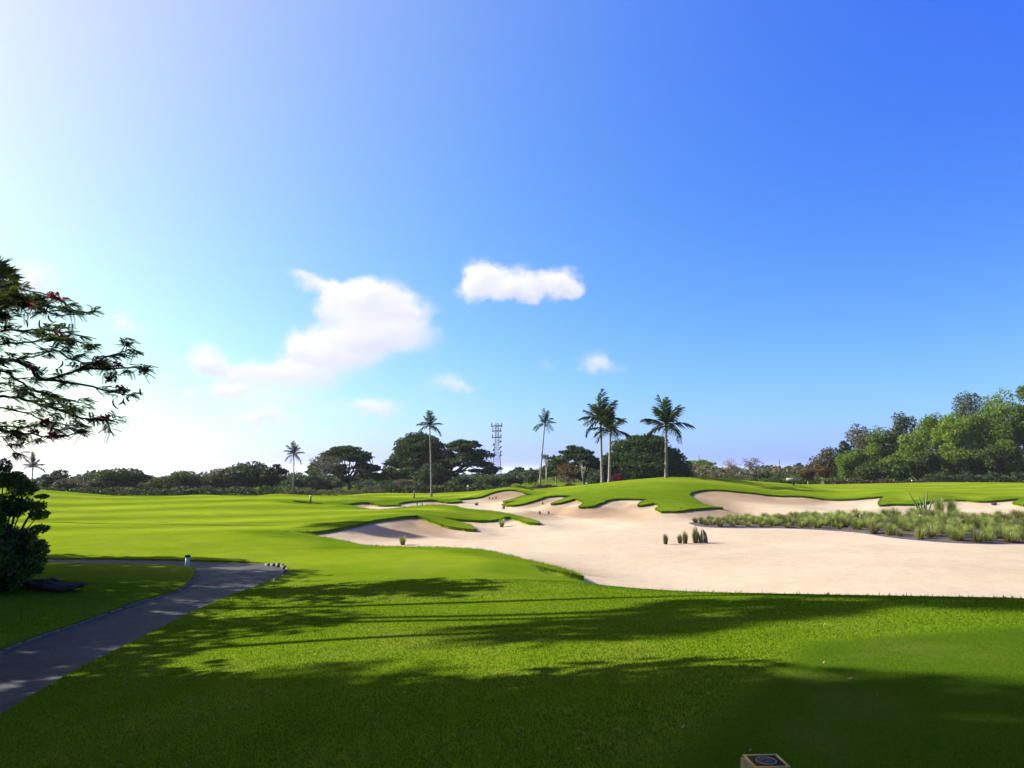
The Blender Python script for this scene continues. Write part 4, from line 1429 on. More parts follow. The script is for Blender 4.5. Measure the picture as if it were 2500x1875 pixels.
def tuft(mesh, label, px, py, hpx, wpx, group=TG, y0=22, y1=110):
    p = hit(px, py, y0, y1, sand_heights)
    z = sand_z(p.x, p.y) - .02
    h = hpx / FPX * p.y
    w = wpx / FPX * p.y
    o = bpy.data.objects.new('grass_tuft', mesh)
    COL.objects.link(o)
    o.location = (p.x, p.y, z)
    r = max(abs(v.co.x) for v in mesh.vertices) * 2
    o.scale = (w / r, w / r, h)
    o.rotation_euler = (0, 0, px * 1.7)
    tag(o, label, 'grass tuft', group)
    return o


tuft(T_FEATH, 'feathery green tuft alone in the sand below the grassy bunker lip', 983, 1331, 36, 42, y0=28)
tuft(T_FEATH, 'feathery green tuft in front of the right tip of the grass lobe', 1225, 1287, 33, 36, y0=36)
tuft(T_UP, 'short dark upright tuft, leftmost of the row beside the standing rock', 1625, 1329, 32, 20)
tuft(T_UP, 'smaller upright tuft touching the taller one in the row by the rock', 1660, 1327, 29, 20)
tuft(T_UP, 'tall dark upright tuft in the middle of the row by the rock', 1673, 1328, 38, 22)
tuft(T_UP2, 'tallest upright tuft wrapped round the blade leaves beside the standing rock', 1698, 1326, 46, 28)
tuft(T_ROUND, 'pale-topped tuft, left of the pair beyond the grass lobe', 1018, 1235, 19, 10, y0=60)
tuft(T_ROUND, 'dark round tuft, right of the pair beyond the grass lobe', 1031, 1234.5, 12, 11, y0=60)
tuft(T_ROUND, 'low dark tuft half hidden by the crest of the grass lobe', 988, 1239.5, 7, 12, y0=60)
tuft(T_ROUND, 'left one of three dark tufts on the far sand bank', 1195, 1218.5, 11, 11, y0=62)
tuft(T_ROUND, 'small middle one of three dark tufts on the far sand bank', 1203, 1218, 8, 9, y0=62)
tuft(T_ROUND, 'right one of three dark tufts on the far sand bank', 1211, 1218, 12, 11, y0=62)
tuft(T_ROUND, 'dark tuft high on the sand face left of the mound', 1325, 1232.5, 12, 13, y0=50)
tuft(T_ROUND, 'dark green tuft, left of the pair on the flat sand before the mound', 1318, 1256, 16, 16, y0=40)
tuft(T_ROUND, 'brownish tuft, right of the pair on the flat sand before the mound', 1340, 1255.5, 15, 14, y0=40)
tuft(T_ROUND, 'dry tuft on the brown grass tip of the mound', 1663, 1246, 15, 13, y0=45)

# the planting bed: tufts set out by hand at uneven spacing
rs_b = np.random.default_rng(21)
bedA = np.array(bedp)
pts = []
tries = 0
while len(pts) < 290 and tries < 14000:
    tries += 1
    px_, Yb = rs_b.uniform(1690, 2640), 31 + 23 * rs_b.random()
    x_ = ray(px_, 1150)[0] * Yb
    if sdf(bedP, np.array([x_]), np.array([Yb]))[0] < .22:
        continue
    gap = (.55 if px_ < 2050 else .76) + .32 * rs_b.random()
    if any((x_ - q_[0]) ** 2 + (Yb - q_[1]) ** 2 < gap ** 2 for q_ in pts):
        continue
    pts.append((x_, Yb))
for k, (x_, Yb) in enumerate(pts):
    pxx = 1250 + x_ / Yb * FPX
    m_ = TUFTS[int(rs_b.choice([0, 1, 2, 3], p=[.33, .3, .25, .12]))]
    if pxx < 1800 and rs_b.random() < .5:
        m_ = TUFTS[3]
    o = bpy.data.objects.new('grass_tuft', m_)
    COL.objects.link(o)
    o.location = (x_, Yb, sand_z(x_, Yb) + .03)
    sc_ = (.45 + .28 * min(1, max(0, (pxx - 1700) / 500))) * rs_b.uniform(.6, 1.3)
    o.scale = (sc_ * 1.05, sc_ * 1.05, sc_)
    o.rotation_euler = (rs_b.uniform(-.08, .08), rs_b.uniform(-.08, .08), rs_b.uniform(0, 6.28))
    row = ('along the front edge' if sdf(bedP, np.array([x_]), np.array([Yb - 1.4]))[0] < 0 else 'along the back edge' if sdf(bedP, np.array([x_]), np.array([Yb + 2.4]))[0] < 0 else 'in the middle rows')
    side = 'left third' if pxx < 1990 else 'middle third' if pxx < 2250 else 'right third'
    sz_ = 'small' if sc_ < .55 else 'large' if sc_ > .80 else 'middling'
    tag(o, '%s %s grass tuft %s of the planting bed, %s' % (sz_, 'olive' if m_ is TUFTS[3] else 'feathery green', row, side), 'grass tuft', 'grass tufts of the planting bed')
for k, (px_, hh_, ww_, lb_) in enumerate([(2288, 62, 34, 'tall pale feathery grass clump, left of the pair at the back of the bed'), (2318, 58, 30, 'tall pale feathery grass clump, right of the pair at the back of the bed')]):
    Yb = 52.0
    x_ = ray(px_, 1150)[0] * Yb
    o = bpy.data.objects.new('grass_clump', T_FEATH)
    COL.objects.link(o)
    o.location = (x_, Yb, sand_z(x_, Yb))
    o.scale = (ww_ / FPX * Yb / .9,) * 2 + ((hh_ + 6) / FPX * Yb,)
    tag(o, lb_, 'grass clump', 'tall grass clumps at the back of the bed')

# ------------------------------------------------------------------ blade-leaved plants
BLADE = leaf_material('agave_leaf', (0.10, 0.14, 0.05), (0.20, 0.24, 0.09), .15, rough=.45, scale=3)


def blade(base, tip, w, sag, side):
    """stiff channelled leaf: two faces meeting in a keel, closed by a flat back"""
    P = curve(base, (np.array(base) + tip) / 2 + np.array([0, 0, -sag]), tip, 6)
    W_ = w * np.array([.8, 1.0, .95, .75, .45, .05])
    d = np.array(side, float)
    b_ = np.array([0, -1.0, 0]) * w * .3
    V = np.concatenate([P - d * W_[:, None] * .5, P + b_ * (W_ / w)[:, None], P + d * W_[:, None] * .5])
    q_ = []
    for i in range(5):
        q_ += [[i, i + 1, 6 + i + 1, 6 + i], [6 + i, 6 + i + 1, 12 + i + 1, 12 + i], [12 + i, 12 + i + 1, i + 1, i]]
    return V, q_


def agave(label, base, leaves_px, Y, w, group='blade-leaved plants'):
    p = Vector((ray(base, 1150)[0] * Y, Y, 0))
    p.z = sand_z(p.x, Y)
    t = thing('agave', label, 'plant', p, group)
    for (bx, tx, ty) in leaves_px:
        b0 = np.array([ray(bx, 1150)[0] * Y, Y + rng.uniform(-.06, .06), p.z - .03])
        tip = np.array(at(tx, ty, Y + rng.uniform(-.25, .25)))
        V, q_ = blade(b0, tip, w, 0.03, (1, 0, 0))
        mb = MB()
        mb.add(V, q_)
        mb.build('leaf', BLADE, t)
    return t


pr_ = hit(1705, 1326, 25, 110, sand_heights)
agave('stiff blade-leaved plant between the tallest upright tuft and the rock', 1705, [(1703, 1697, 1276), (1707, 1712, 1290), (1709, 1712, 1289), (1704, 1700, 1292), (1701, 1690, 1304), (1706, 1705, 1296)], pr_.y, .09)
agave('tall blade-leaved plant with wide-spread leaves at the back of the bed', 2250, [(2247, 2217, 1198), (2249, 2243, 1208), (2251, 2265, 1196), (2252, 2262, 1206), (2248, 2234, 1216), (2251, 2255, 1212), (2253, 2278, 1214)], 51.0, .16)

# ------------------------------------------------------------------ rocks
ROCK_P = plain_material('rock_pinkish', (0.2550, 0.1725, 0.1350), (0.1200, 0.0750, 0.0600), .9, 5.0, .2)
ROCK_D = plain_material('rock_dark', (0.1275, 0.1050, 0.0975), (0.0450, 0.0375, 0.0375), .9, 5.0, .2)
ROCK_B = plain_material('rock_black', (0.10, 0.078, 0.062), (0.028, 0.022, 0.02), .95, 7.0, .1)
ROCK_G = plain_material('rock_grey', (0.2550, 0.2400, 0.2175), (0.1050, 0.0975, 0.0900), .9, 5.0, .2)


def rock(name, label, c, s, mat, seed, shape=None, group='rocks lying in the sand', rough=.16, nu=12, nv=16):
    rs = np.random.default_rng(seed)
    off = rs.normal(size=(6, 3)) * 2.2
    V = []
    for i in range(nu + 1):
        for j in range(nv):
            u, v = math.pi * i / nu, 2 * math.pi * j / nv
            d = np.array([math.sin(u) * math.cos(v), math.sin(u) * math.sin(v), math.cos(u)])
            r = 1 + rough * sum(math.sin(d @ o_ + k) for k, o_ in enumerate(off)) / 2
            r += rs.normal() * rough * .16
            q_ = d * r
            if shape:
                q_ = shape(q_)
            V.append(q_ * np.array(s) / 2 + np.array(c))
    fq = [[i * nv + j, (i + 1) * nv + j, (i + 1) * nv + (j + 1) % nv, i * nv + (j + 1) % nv] for i in range(nu) for j in range(nv)]
    o = mesh_from(name, np.array(V) - np.array(c), [fq], mat, None)
    o.location = c
    tag(o, label, 'rock', group)
    return o


def hunched(q_):
    """leaning standing stone: narrow rounded head, broad foot reaching right"""
    z = q_[2]
    w = .62 + .38 * (1 - (z + 1) / 2)
    return np.array([q_[0] * w + .22 * (-z) + (.16 if z > .5 else 0) * 0, q_[1] * w, z])


def ragged(q_):
    x, y, z = q_
    k = 1 + .16 * math.sin(9 * x + 4 * z) * math.cos(7 * y + 1) + .10 * math.sin(19 * x + 3) * math.cos(17 * y + 11 * z)
    return np.array([x * (1 + .1 * math.sin(13 * z)), y, z * .9 + .16 * math.sin(6 * x + 1) * (z > 0)]) * k


p = hit(1720, 1325, 25, 110, sand_heights)
k_ = p.y / FPX
rock('standing_rock', 'pinkish standing rock leaning at the right end of the tuft row', (p.x, p.y, sand_z(p.x, p.y) + 13 * k_), (20 * k_, 15 * k_, 33 * k_), ROCK_P, 3, hunched, rough=.12)
p = hit(1717, 1325, 25, 110, sand_heights)
rock('rock', 'small pale rock leaning on the foot of the pinkish standing rock', (p.x - .02, p.y - .12, sand_z(p.x, p.y) + 3 * k_), (5 * k_, 5 * k_, 11 * k_), ROCK_P, 4)
for (px_, py_, w_, h_, mt_, lb_) in [(1163, 1234, 10, 7, ROCK_D, 'dark low rock on the far sand right of the grass lobe crest'), (1229, 1243, 7, 8, ROCK_P, 'small pointed rock on the sand below the pointed grass spur'),
                                   (2428, 1233, 14, 8, ROCK_D, 'dark rock alone on the sand at the far right')]:
    p = hit(px_, py_, 50, 110, sand_heights)
    k_ = p.y / FPX
    rock('rock', lb_, (p.x, p.y, sand_z(p.x, p.y) + h_ * k_ * .35), (w_ * k_, w_ * k_ * .8, h_ * k_ * 1.1), mt_, int(px_))
x_ = ray(2255, 1150)[0] * 50.3
rock('rock', 'dark grey boulder at the foot of the tall blade-leaved plant', (x_, 50.3, sand_z(x_, 50.3) + .22), (.5, .45, .6), ROCK_D, 9)
p = hit(118, 1442, 8, 30)
rock('rock', 'long low dark weathered rock in the shaded lawn near the shrub', (p.x, p.y, p.z + .04), (1.15, .50, .30), ROCK_B, 10, ragged, 'rocks in the lawn', .30, 22, 36)

# ------------------------------------------------------------------ posts, lamps, sign
POSTW = plain_material('post_white', (0.6000, 0.6000, 0.6000), (0.4950, 0.4950, 0.5025), .45, 20)
POSTB = plain_material('post_black', (0.020, 0.020, 0.022), (0.012, 0.012, 0.013), .5, 20)
YELP = plain_material('post_yellow', (0.62, 0.50, 0.08), (0.5, 0.38, 0.05), .5, 20)
CREAM = plain_material('board_cream', (0.4500, 0.3750, 0.2850), (0.3750, 0.3000, 0.2250), .7, 6)


def ring_prism(mb, c, r0, r1, z0, z1, k=14):
    mb.tube([[c[0], c[1], z0], [c[0], c[1], z1]], [r0, r1], k)


p = hit(457, 1384, 14, 40)
t = thing('path_bollard', 'short white bollard with black cap at the path junction', 'bollard', (p.x, p.y, p.z))
mb = MB()
ring_prism(mb, (p.x, p.y), .062, .060, p.z - .05, p.z + .28)
mb.build('post', POSTW, t, False)
mb = MB()
ring_prism(mb, (p.x, p.y), .082, .084, p.z + .281, p.z + .315)
ring_prism(mb, (p.x, p.y), .084, .060, p.z + .316, p.z + .335)
mb.build('cap', POSTB, t, False)


def marker_post(label, px, py, hpx, Y, cap=None, r=.05, globe=False, cat='post', name='marker_post'):
    x = ray(px, 1150)[0] * Y
    z = gz(x, Y)
    h = hpx / FPX * Y
    t = thing(name, label, cat, (x, Y, z))
    mb = MB()
    ring_prism(mb, (x, Y), r, r * .9, z - .1, z + h * (.78 if cap or globe else 1), 8)
    mb.build('post', POSTB, t)
    if cap:
        mb = MB()
        ring_prism(mb, (x, Y), r * 1.15, r * 1.05, z + h * .781, z + h, 8)
        mb.build('cap', cap, t)
    if globe:
        mb = MB()
        th_ = np.linspace(0, math.pi, 7)
        mb.tube(np.stack([np.full(7, x), np.full(7, Y), z + h * .9 - np.cos(th_) * .13], -1), np.maximum(np.sin(th_) * .13, .004), 10)
        mb.build('lamp_globe', POSTW, t, True)
    return t


marker_post('black marker post with yellow top beside the small dark bunker', 760, 1228, 17, 61, YELP, .075)
marker_post('thin black marker post in front of the pale far bunker', 1012, 1222, 20, 74, None, .06)
marker_post('garden lamp with white globe before the dark undergrowth', 1143, 1200, 15, 94, None, .04, True, 'lamp', 'garden_lamp')
marker_post('small dark bollard with pale top by the slim white tree', 1432, 1187, 13, 90, POSTW, .09)
marker_post('garden lamp with white globe at the foot of the wood', 2225, 1172, 13, 136, None, .05, True, 'lamp', 'garden_lamp')
marker_post('spot lamp with white head low against the dark front trees', 2411, 1172, 9, 138, None, .06, True, 'lamp', 'garden_lamp')

SY = 84.0
x_ = ray(1936, 1150)[0] * SY
z_ = gz(x_, SY)
t = thing('board_sign', 'wide cream board on a black post at the edge of the far fairway', 'sign', (x_, SY, z_))
mb = MB()
mb.box((x_, SY, z_ + .34), (.13, .13, .96))
mb.build('post', POSTB, t)
mb = MB()
mb.box((x_ - .12, SY - .11, z_ + .62), (1.28, .07, .28))
mb.build('board', CREAM, t)
mb = MB()
mb.box((x_ - .12, SY - .10, z_ + .445), (1.1, .05, .05))
mb.build('rail', POSTB, t)

p = hit(1357, 1263, 40, 110, sand_heights)
o = MB()
o.tube([[p.x, p.y, sand_z(p.x, p.y) - .1], [p.x + .03, p.y, sand_z(p.x, p.y) + .30]], [.018, .014], 6)
tag(o.build('stake', plain_material('stake_grey', (0.3, 0.28, 0.27))), 'thin grey stake standing in the sand right of the tuft pair', 'stake')

# ------------------------------------------------------------------ telecom mast, far masts, roofs
STEEL = plain_material('mast_steel', (0.16, 0.17, 0.20), (0.10, 0.11, 0.13), .6, 4)
PANEL = plain_material('antenna_panel', (0.30, 0.31, 0.36), (0.2, 0.21, 0.26), .6, 4)
MY = 430.0
mx = ray(1213, 1150)[0] * MY
mz0, mz1 = .2, at(1213, 1034, MY).z
MH = mz1 - mz0
t = thing('telecom_mast', 'lattice telecom mast with three antenna rings behind the rain trees', 'mast', (mx, MY, mz0))
cor = []
for sx_, sy_ in ((-1, -1), (1, -1), (1, 1), (-1, 1)):
    P = np.array([[mx + sx_ * w_, MY + sy_ * w_, mz0 + MH * f_] for f_, w_ in ((0, 2.4), (.45, 1.55), (.62, 1.1), (1.0, .85))])
    cor.append(P)
    mb = MB()
    mb.tube(P, .17, 5)
    mb.build('leg', STEEL, t)
mb = MB()
for k in range(22):
    f0, f1 = k / 22, (k + 1) / 22
    for j in range(4):
        def pt(c, f):
            return np.array([np.interp(f, (0, .45, .62, 1.0), cor[c % 4][:, i]) for i in range(3)])
        mb.tube([pt(j, f0), pt(j + 1, f1)], .05, 3)
        mb.tube([pt(j + 1, f0), pt(j, f1)], .05, 3)
        mb.tube([pt(j, f1), pt(j + 1, f1)], .05, 3)
br = mb.build('bracing', STEEL, t)
br['kind'] = 'stuff'
for f_, w_ in ((.955, 2.7), (.86, 2.2), (.74, 2.35)):
    z = mz0 + MH * f_
    mb = MB()
    c4 = [(mx - w_, MY - w_), (mx + w_, MY - w_), (mx + w_, MY + w_), (mx - w_, MY + w_)]
    for j in range(4):
        a_, b_ = c4[j], c4[(j + 1) % 4]
        mb.tube([[a_[0], a_[1], z], [b_[0], b_[1], z]], .22, 4)
        mb.tube([[mx, MY, z - .15], [a_[0], a_[1], z - .15]], .13, 4)
    mb.build('ring_platform', STEEL, t)
    for j in range(4):
        for s_ in (-.9, .9):
            a_ = np.array(c4[j])
            mb = MB()
            mb.box((a_[0] * .98 + mx * .02 + (s_ if s_ < 0 else 0) * .3, a_[1] + s_ * .5, z + .55), (.3, .3, 2.2))
            mb.build('antenna', PANEL, t)
for k, (f_, s_) in enumerate([(.66, 1), (.60, -1), (.55, 1), (.50, -1), (.46, 1), (.40, 1)]):
    mb = MB()
    th_ = np.linspace(0, .45, 3)
    mb.tube([[mx + s_ * 1.9, MY - 1.6, mz0 + MH * f_], [mx + s_ * 1.9, MY - 2.2, mz0 + MH * f_]], [.3, .75], 10)
    mb.build('dish', PANEL, t)
for px_, pyt, lb_ in ((1707, 1109, 'thin far mast above the pale green flat-topped tree'), (1903, 1121, 'hair-thin far mast on the skyline right of the bare trees')):
    x_ = ray(px_, 1150)[0] * 600
    t = thing('far_mast', lb_, 'mast', (x_, 600, .3), 'far thin masts')
    zt = at(px_, pyt, 600).z
    mb = MB()
    mb.tube([[x_, 600, .3], [x_, 600, zt * .7], [x_, 600, zt]], [.55, .4, .22], 5)
    mb.build('pole', STEEL, t)
    mb = MB()
    for f_ in (.78, .9):
        mb.box((x_, 600, zt * f_), (1.3, .6, .5))
    mb.build('antenna', PANEL, t)

ROOF = plain_material('roof_slate', (0.075, 0.075, 0.11), (0.05, 0.05, 0.075), .8, 3)
WALLM = plain_material('house_wall', (0.40, 0.36, 0.32), (0.3, 0.27, 0.24), .9, 3)
for px_, w_, pyt, lb_ in ((895, 46, 1173, 'low house with dark hipped roof seen under the leftmost rain tree'), (945, 34, 1176, 'smaller dark-roofed house right of the first roof')):
    Yh = 205.0
    x_ = ray(px_, 1150)[0] * Yh
    zt = at(px_, pyt, Yh).z
    z0 = gz(x_, Yh)
    t = thing('house', lb_, 'house', (x_, Yh, z0), 'dark-roofed houses behind the trees')
    ww = w_ / FPX * Yh
    mb = MB()
    ze = max(zt - ww * .25, z0 + .5)
    mb.box((x_, Yh, (z0 + ze) / 2), (ww * .86, ww * .7, ze - z0))
    mb.build('wall', WALLM, t)
    mb = MB()
    mb.add([[x_ - ww / 2, Yh - ww * .42, ze], [x_ + ww / 2, Yh - ww * .42, ze], [x_ + ww / 2, Yh + ww * .42, ze], [x_ - ww / 2, Yh + ww * .42, ze], [x_ - ww * .18, Yh, zt], [x_ + ww * .18, Yh, zt]],
           [[0, 1, 5, 4], [2, 3, 4, 5], [3, 2, 1, 0]], [[1, 2, 5], [3, 0, 4]])
    mb.build('roof', ROOF, t)

# ------------------------------------------------------------------ kerb stones of the path
KERB = plain_material('kerb_stone', (0.1800, 0.1620, 0.1380), (0.0780, 0.0690, 0.0600), .9, 9, .2)


def kerb_run(poly, step, size, z_off, jitter, flat=1.0):
    P = np.array(poly)
    seg = np.r_[0, np.cumsum(np.hypot(*np.diff(P, axis=0).T))]
    n = int(seg[-1] / step)
    for k in range(n):
        s0 = (k + .5) * seg[-1] / n
        c = np.array([np.interp(s0, seg, P[:, i]) for i in range(2)])
        d = np.array([np.interp(s0 + .1, seg, P[:, i]) - np.interp(s0 - .1, seg, P[:, i]) for i in range(2)])
        z = gz(c[0], c[1])
        mb = MB()
        sx_ = size[0] * rng.uniform(.88, .98)
        mb.box((0, 0, 0), (sx_, size[1] * rng.uniform(.85, 1.1), size[2] * rng.uniform(.85, 1.2)), 0, .9)
        o = mb.build('kerb_stone', KERB, None)
        o.parent = path
        o.location = (c[0] + rng.normal() * jitter, c[1] + rng.normal() * jitter, z + z_off + rng.normal() * jitter * .5)
        o.rotation_euler = (rng.normal() * jitter, rng.normal() * jitter, math.atan2(d[1], d[0]) + rng.normal() * jitter * 2)


kerb_run([tuple(atz(px, py, .3)[:2]) for px, py in [(648, 1374.5), (672, 1378), (688, 1382), (697, 1388), (701, 1396), (694, 1404), (680, 1411), (664, 1418)]], .29, (.21, .09, .10), -.03, .04)
kerb_run([tuple(atz(px, py, .3)[:2]) for px, py in [(478, 1399), (472, 1411), (457, 1426.5), (432, 1439.5), (397, 1451), (342, 1467), (282, 1488), (202, 1514), (102, 1547), (2, 1585), (-148, 1648)]], .52, (.52, .07, .10), -.075, .008)

# ------------------------------------------------------------------ tee marker
BRASS = plain_material('marker_yellow', (0.62, 0.36, 0.012), (0.46, 0.25, 0.008), .4, 30)
BOARD = plain_material('marker_brown', (0.11, 0.050, 0.026), (0.075, 0.034, 0.018), .9, 30, .05)
CONC = plain_material('marker_concrete', (0.2250, 0.2250, 0.1500), (0.1125, 0.1275, 0.0675), .9, 24, .2)
DISC = plain_material('emblem_grey', (0.105, 0.085, 0.060), (0.05, 0.041, 0.030), .8, 40, .1)
PALE = plain_material('emblem_pale', (0.42, 0.36, 0.27), (0.3, 0.25, 0.19), .8, 40, .1)
bc = at(1896, 1842, 3.93)
lc = at(1831.5, 1852, 3.86)
rc = at(1934, 1872, 3.75)
tz = bc.z - .004
u_ = Vector((lc.x - bc.x, lc.y - bc.y, 0))
v_ = Vector((rc.x - bc.x, rc.y - bc.y, 0))
v_ = v_.normalized()
u_ = Vector((v_.y, -v_.x, 0))
S_ = .164
ctr = Vector((bc.x, bc.y, 0)) + (u_ + v_) * (S_ / 2)
gz0 = gz(ctr.x, ctr.y)
t = thing('tee_marker', 'square tee marker block with yellow-rimmed brown plaque and round emblem', 'tee marker', (ctr.x, ctr.y, gz0))
rzm = math.atan2(v_.y, v_.x)
mb = MB()
bh = tz - gz0
mb.box((ctr.x + u_.x * .004, ctr.y + u_.y * .004, gz0 + bh / 2 - .03), (S_ + .010, S_ + .018, bh + .05), rzm, .97)
mb.build('block', CONC, t)
zt = gz0 + bh - .004
mb = MB()
mb.box((ctr.x, ctr.y, zt + .004), (S_ - .022, S_ - .022, .006), rzm)
mb.build('plaque', BOARD, t)
for k in range(4):
    a_ = rzm + k * math.pi / 2
    dx, dy = math.cos(a_), math.sin(a_)
    mb = MB()
    mb.box((ctr.x + dx * (S_ / 2 - .0055), ctr.y + dy * (S_ / 2 - .0055), zt + .006), (.011, S_ - (.024 if k % 2 else 0), .011), a_)
    mb.build('rim', BRASS, t)


def disc(mb, c, r, z, h, k=28):
    mb.tube([[c[0], c[1], z], [c[0], c[1], z + h]], [r, r], k)


RELF = plain_material('emblem_relief', (0.20, 0.165, 0.12), (0.10, 0.082, 0.06), .8, 40, .1)
mb = MB()
disc(mb, ctr, .046, zt + .0072, .003)
em = mb.build('emblem', DISC, t)
mb = MB()
a_ = np.linspace(0, 2 * math.pi, 33)
mb.tube(np.stack([ctr.x + .0455 * np.cos(a_), ctr.y + .0455 * np.sin(a_), np.full(33, zt + .0105)], -1), .0022, 5, False)
o = mb.build('emblem_ring', PALE, None)
o.parent = em
o.location = -Vector(t.location)
for k, (ax, ay, bx_, by_, w_) in enumerate([(-.030, -.004, .006, .014, .010), (-.012, -.026, .028, -.010, .012), (-.004, .022, .020, .026, .006)]):
    mb = MB()
    c0, c1 = np.array([ctr.x + ax, ctr.y + ay, zt + .0105]), np.array([ctr.x + bx_, ctr.y + by_, zt + .0105])
    mb.tube(curve(c0, (c0 + c1) / 2 + np.array([.006, -.006, .001]), c1, 6), [w_ * .3, w_ * .5, w_ * .6, w_ * .5, w_ * .35, w_ * .1], 5)
    o = mb.build('emblem_relief', RELF, None)
    o.parent = em
    o.location = -Vector(t.location)

# ------------------------------------------------------------------ big shrub on the left
def shrub(label, x, y, r, h, n, leaf, size, seed, sub):
    rs = np.random.default_rng(seed)
    z0 = gz(x, y)
    t = thing('large_shrub', label, 'shrub', (x, y, z0))
    pads = []
    for k in range(64):
        a = rs.uniform(0, 2 * math.pi)
        f = rs.random()
        rr = r * math.sqrt(rs.random()) * (.95 if f < .7 else .95 - (f - .7) * 1.6)
        pads.append((x + rr * math.cos(a), y + rr * math.sin(a), z0 + .18 + f * (h - .3), r * rs.uniform(.22, .36), r * rs.uniform(.22, .36), h * rs.uniform(.06, .13)))
    for (px, py, ry, rz_) in sub:
        q_ = at(px, py, y + rs.uniform(-.3, .3))
        pads.append((q_.x, q_.y, q_.z, ry, ry, rz_))
    mb = MB()
    for p in pads:
        b0 = np.array([x + rs.uniform(-.2, .2), y + rs.uniform(-.2, .2), z0 - .05])
        mb.tube(curve(b0, (b0 + p[:3]) / 2 + np.array([0, 0, .3]), p[:3], 5), np.linspace(.035, .008, 5), 4)
    st = mb.build('stems', BARK_D, t)
    st['kind'] = 'stuff'
    c = MB()
    pads_leaves(c, pads, n, size, size * .6, rs, shell=.2)
    c.build('foliage', leaf, t)
    return t


shrub('big dark glossy-leaved shrub at the left edge beside the lawn', at(-8, 1415, 17.2).x, 17.2, .78, 2.05, 36000, L_SHRUB, .075, 5,
      [(104, 1212, .14, .05), (85, 1235, .25, .12), (96, 1256, .22, .12), (98, 1290, .2, .1), (92, 1330, .2, .12), (88, 1372, .22, .14), (82, 1392, .2, .1), (58, 1195, .3, .16), (25, 1172, .34, .2), (10, 1140, .16, .2), (70, 1182, .16, .1), (45, 1160, .16, .08)])

# ------------------------------------------------------------------ flame tree at the left edge
FY = 20.0
t = thing('flame_tree', 'flame tree reaching in from the left with red flowers and hanging pods', 'tree', (ray(-330, 1150)[0] * FY, FY, gz(ray(-330, 1150)[0] * FY, FY)))
rs = np.random.default_rng(77)
bx = t.location.x
z0 = t.location.z
fork = np.array([bx + .4, FY, z0 + 2.3])
wood_m, spots = MB(), []
wood_m.tube(curve((bx, FY, z0 - .2), (bx - .1, FY, z0 + 1.2), fork, 7), [.42, .34, .30, .28, .27, .26, .25], 10)
LIMBS = [
    ([(0, 877), (54, 880), (75, 905), (88, 925), (110, 930), (145, 922), (185, 905), (217, 888), (253, 873), (297, 867)], -.6, .085),
    ([(0, 900), (30, 915), (54, 940), (110, 960), (160, 975), (210, 985)], .4, .06),
    ([(0, 965), (54, 972), (90, 985), (145, 1000), (180, 1018), (206, 1026), (246, 1022), (275, 1028)], -1.0, .055),
    ([(0, 885), (60, 873), (115, 862), (145, 857), (160, 846)], .9, .05),
    ([(0, 800), (45, 812), (75, 805), (105, 800), (150, 812), (210, 822)], 1.3, .05),
    ([(0, 1050), (70, 1060), (125, 1069), (163, 1062), (200, 1056)], -.4, .045),
    ([(0, 1035), (45, 1049), (85, 1038), (125, 1045), (150, 1052), (175, 1046)], 1.0, .035),
    ([(0, 752), (36, 750), (72, 738), (125, 768), (175, 770), (214, 762)], .2, .045),
    ([(88, 925), (145, 930), (210, 942), (250, 950), (300, 962), (312, 964)], -.2, .04),
    ([(185, 905), (205, 900), (253, 900), (310, 896), (350, 906)], -.9, .035),
    ([(0, 840), (60, 836), (120, 826), (170, 830), (225, 845)], -1.4, .04),
    ([(0, 690), (40, 705), (90, 715), (140, 730), (165, 745), (180, 758)], .8, .035),
    ([(0, 990), (50, 1005), (100, 1022), (140, 1035), (180, 1040)], 1.6, .035),
    ([(0, 930), (60, 950), (120, 990), (160, 1010), (190, 1000)], -1.8, .035),
    ([(145, 857), (165, 875), (200, 884), (215, 888)], .5, .025),
    ([(253, 873), (290, 862), (310, 855), (325, 860)], -.6, .02),
    ([(0, 1060), (20, 1072), (25, 1092), (35, 1103)], .2, .02),
    ([(0, 720), (60, 728), (100, 745), (135, 750), (175, 760)], -.5, .035),
]
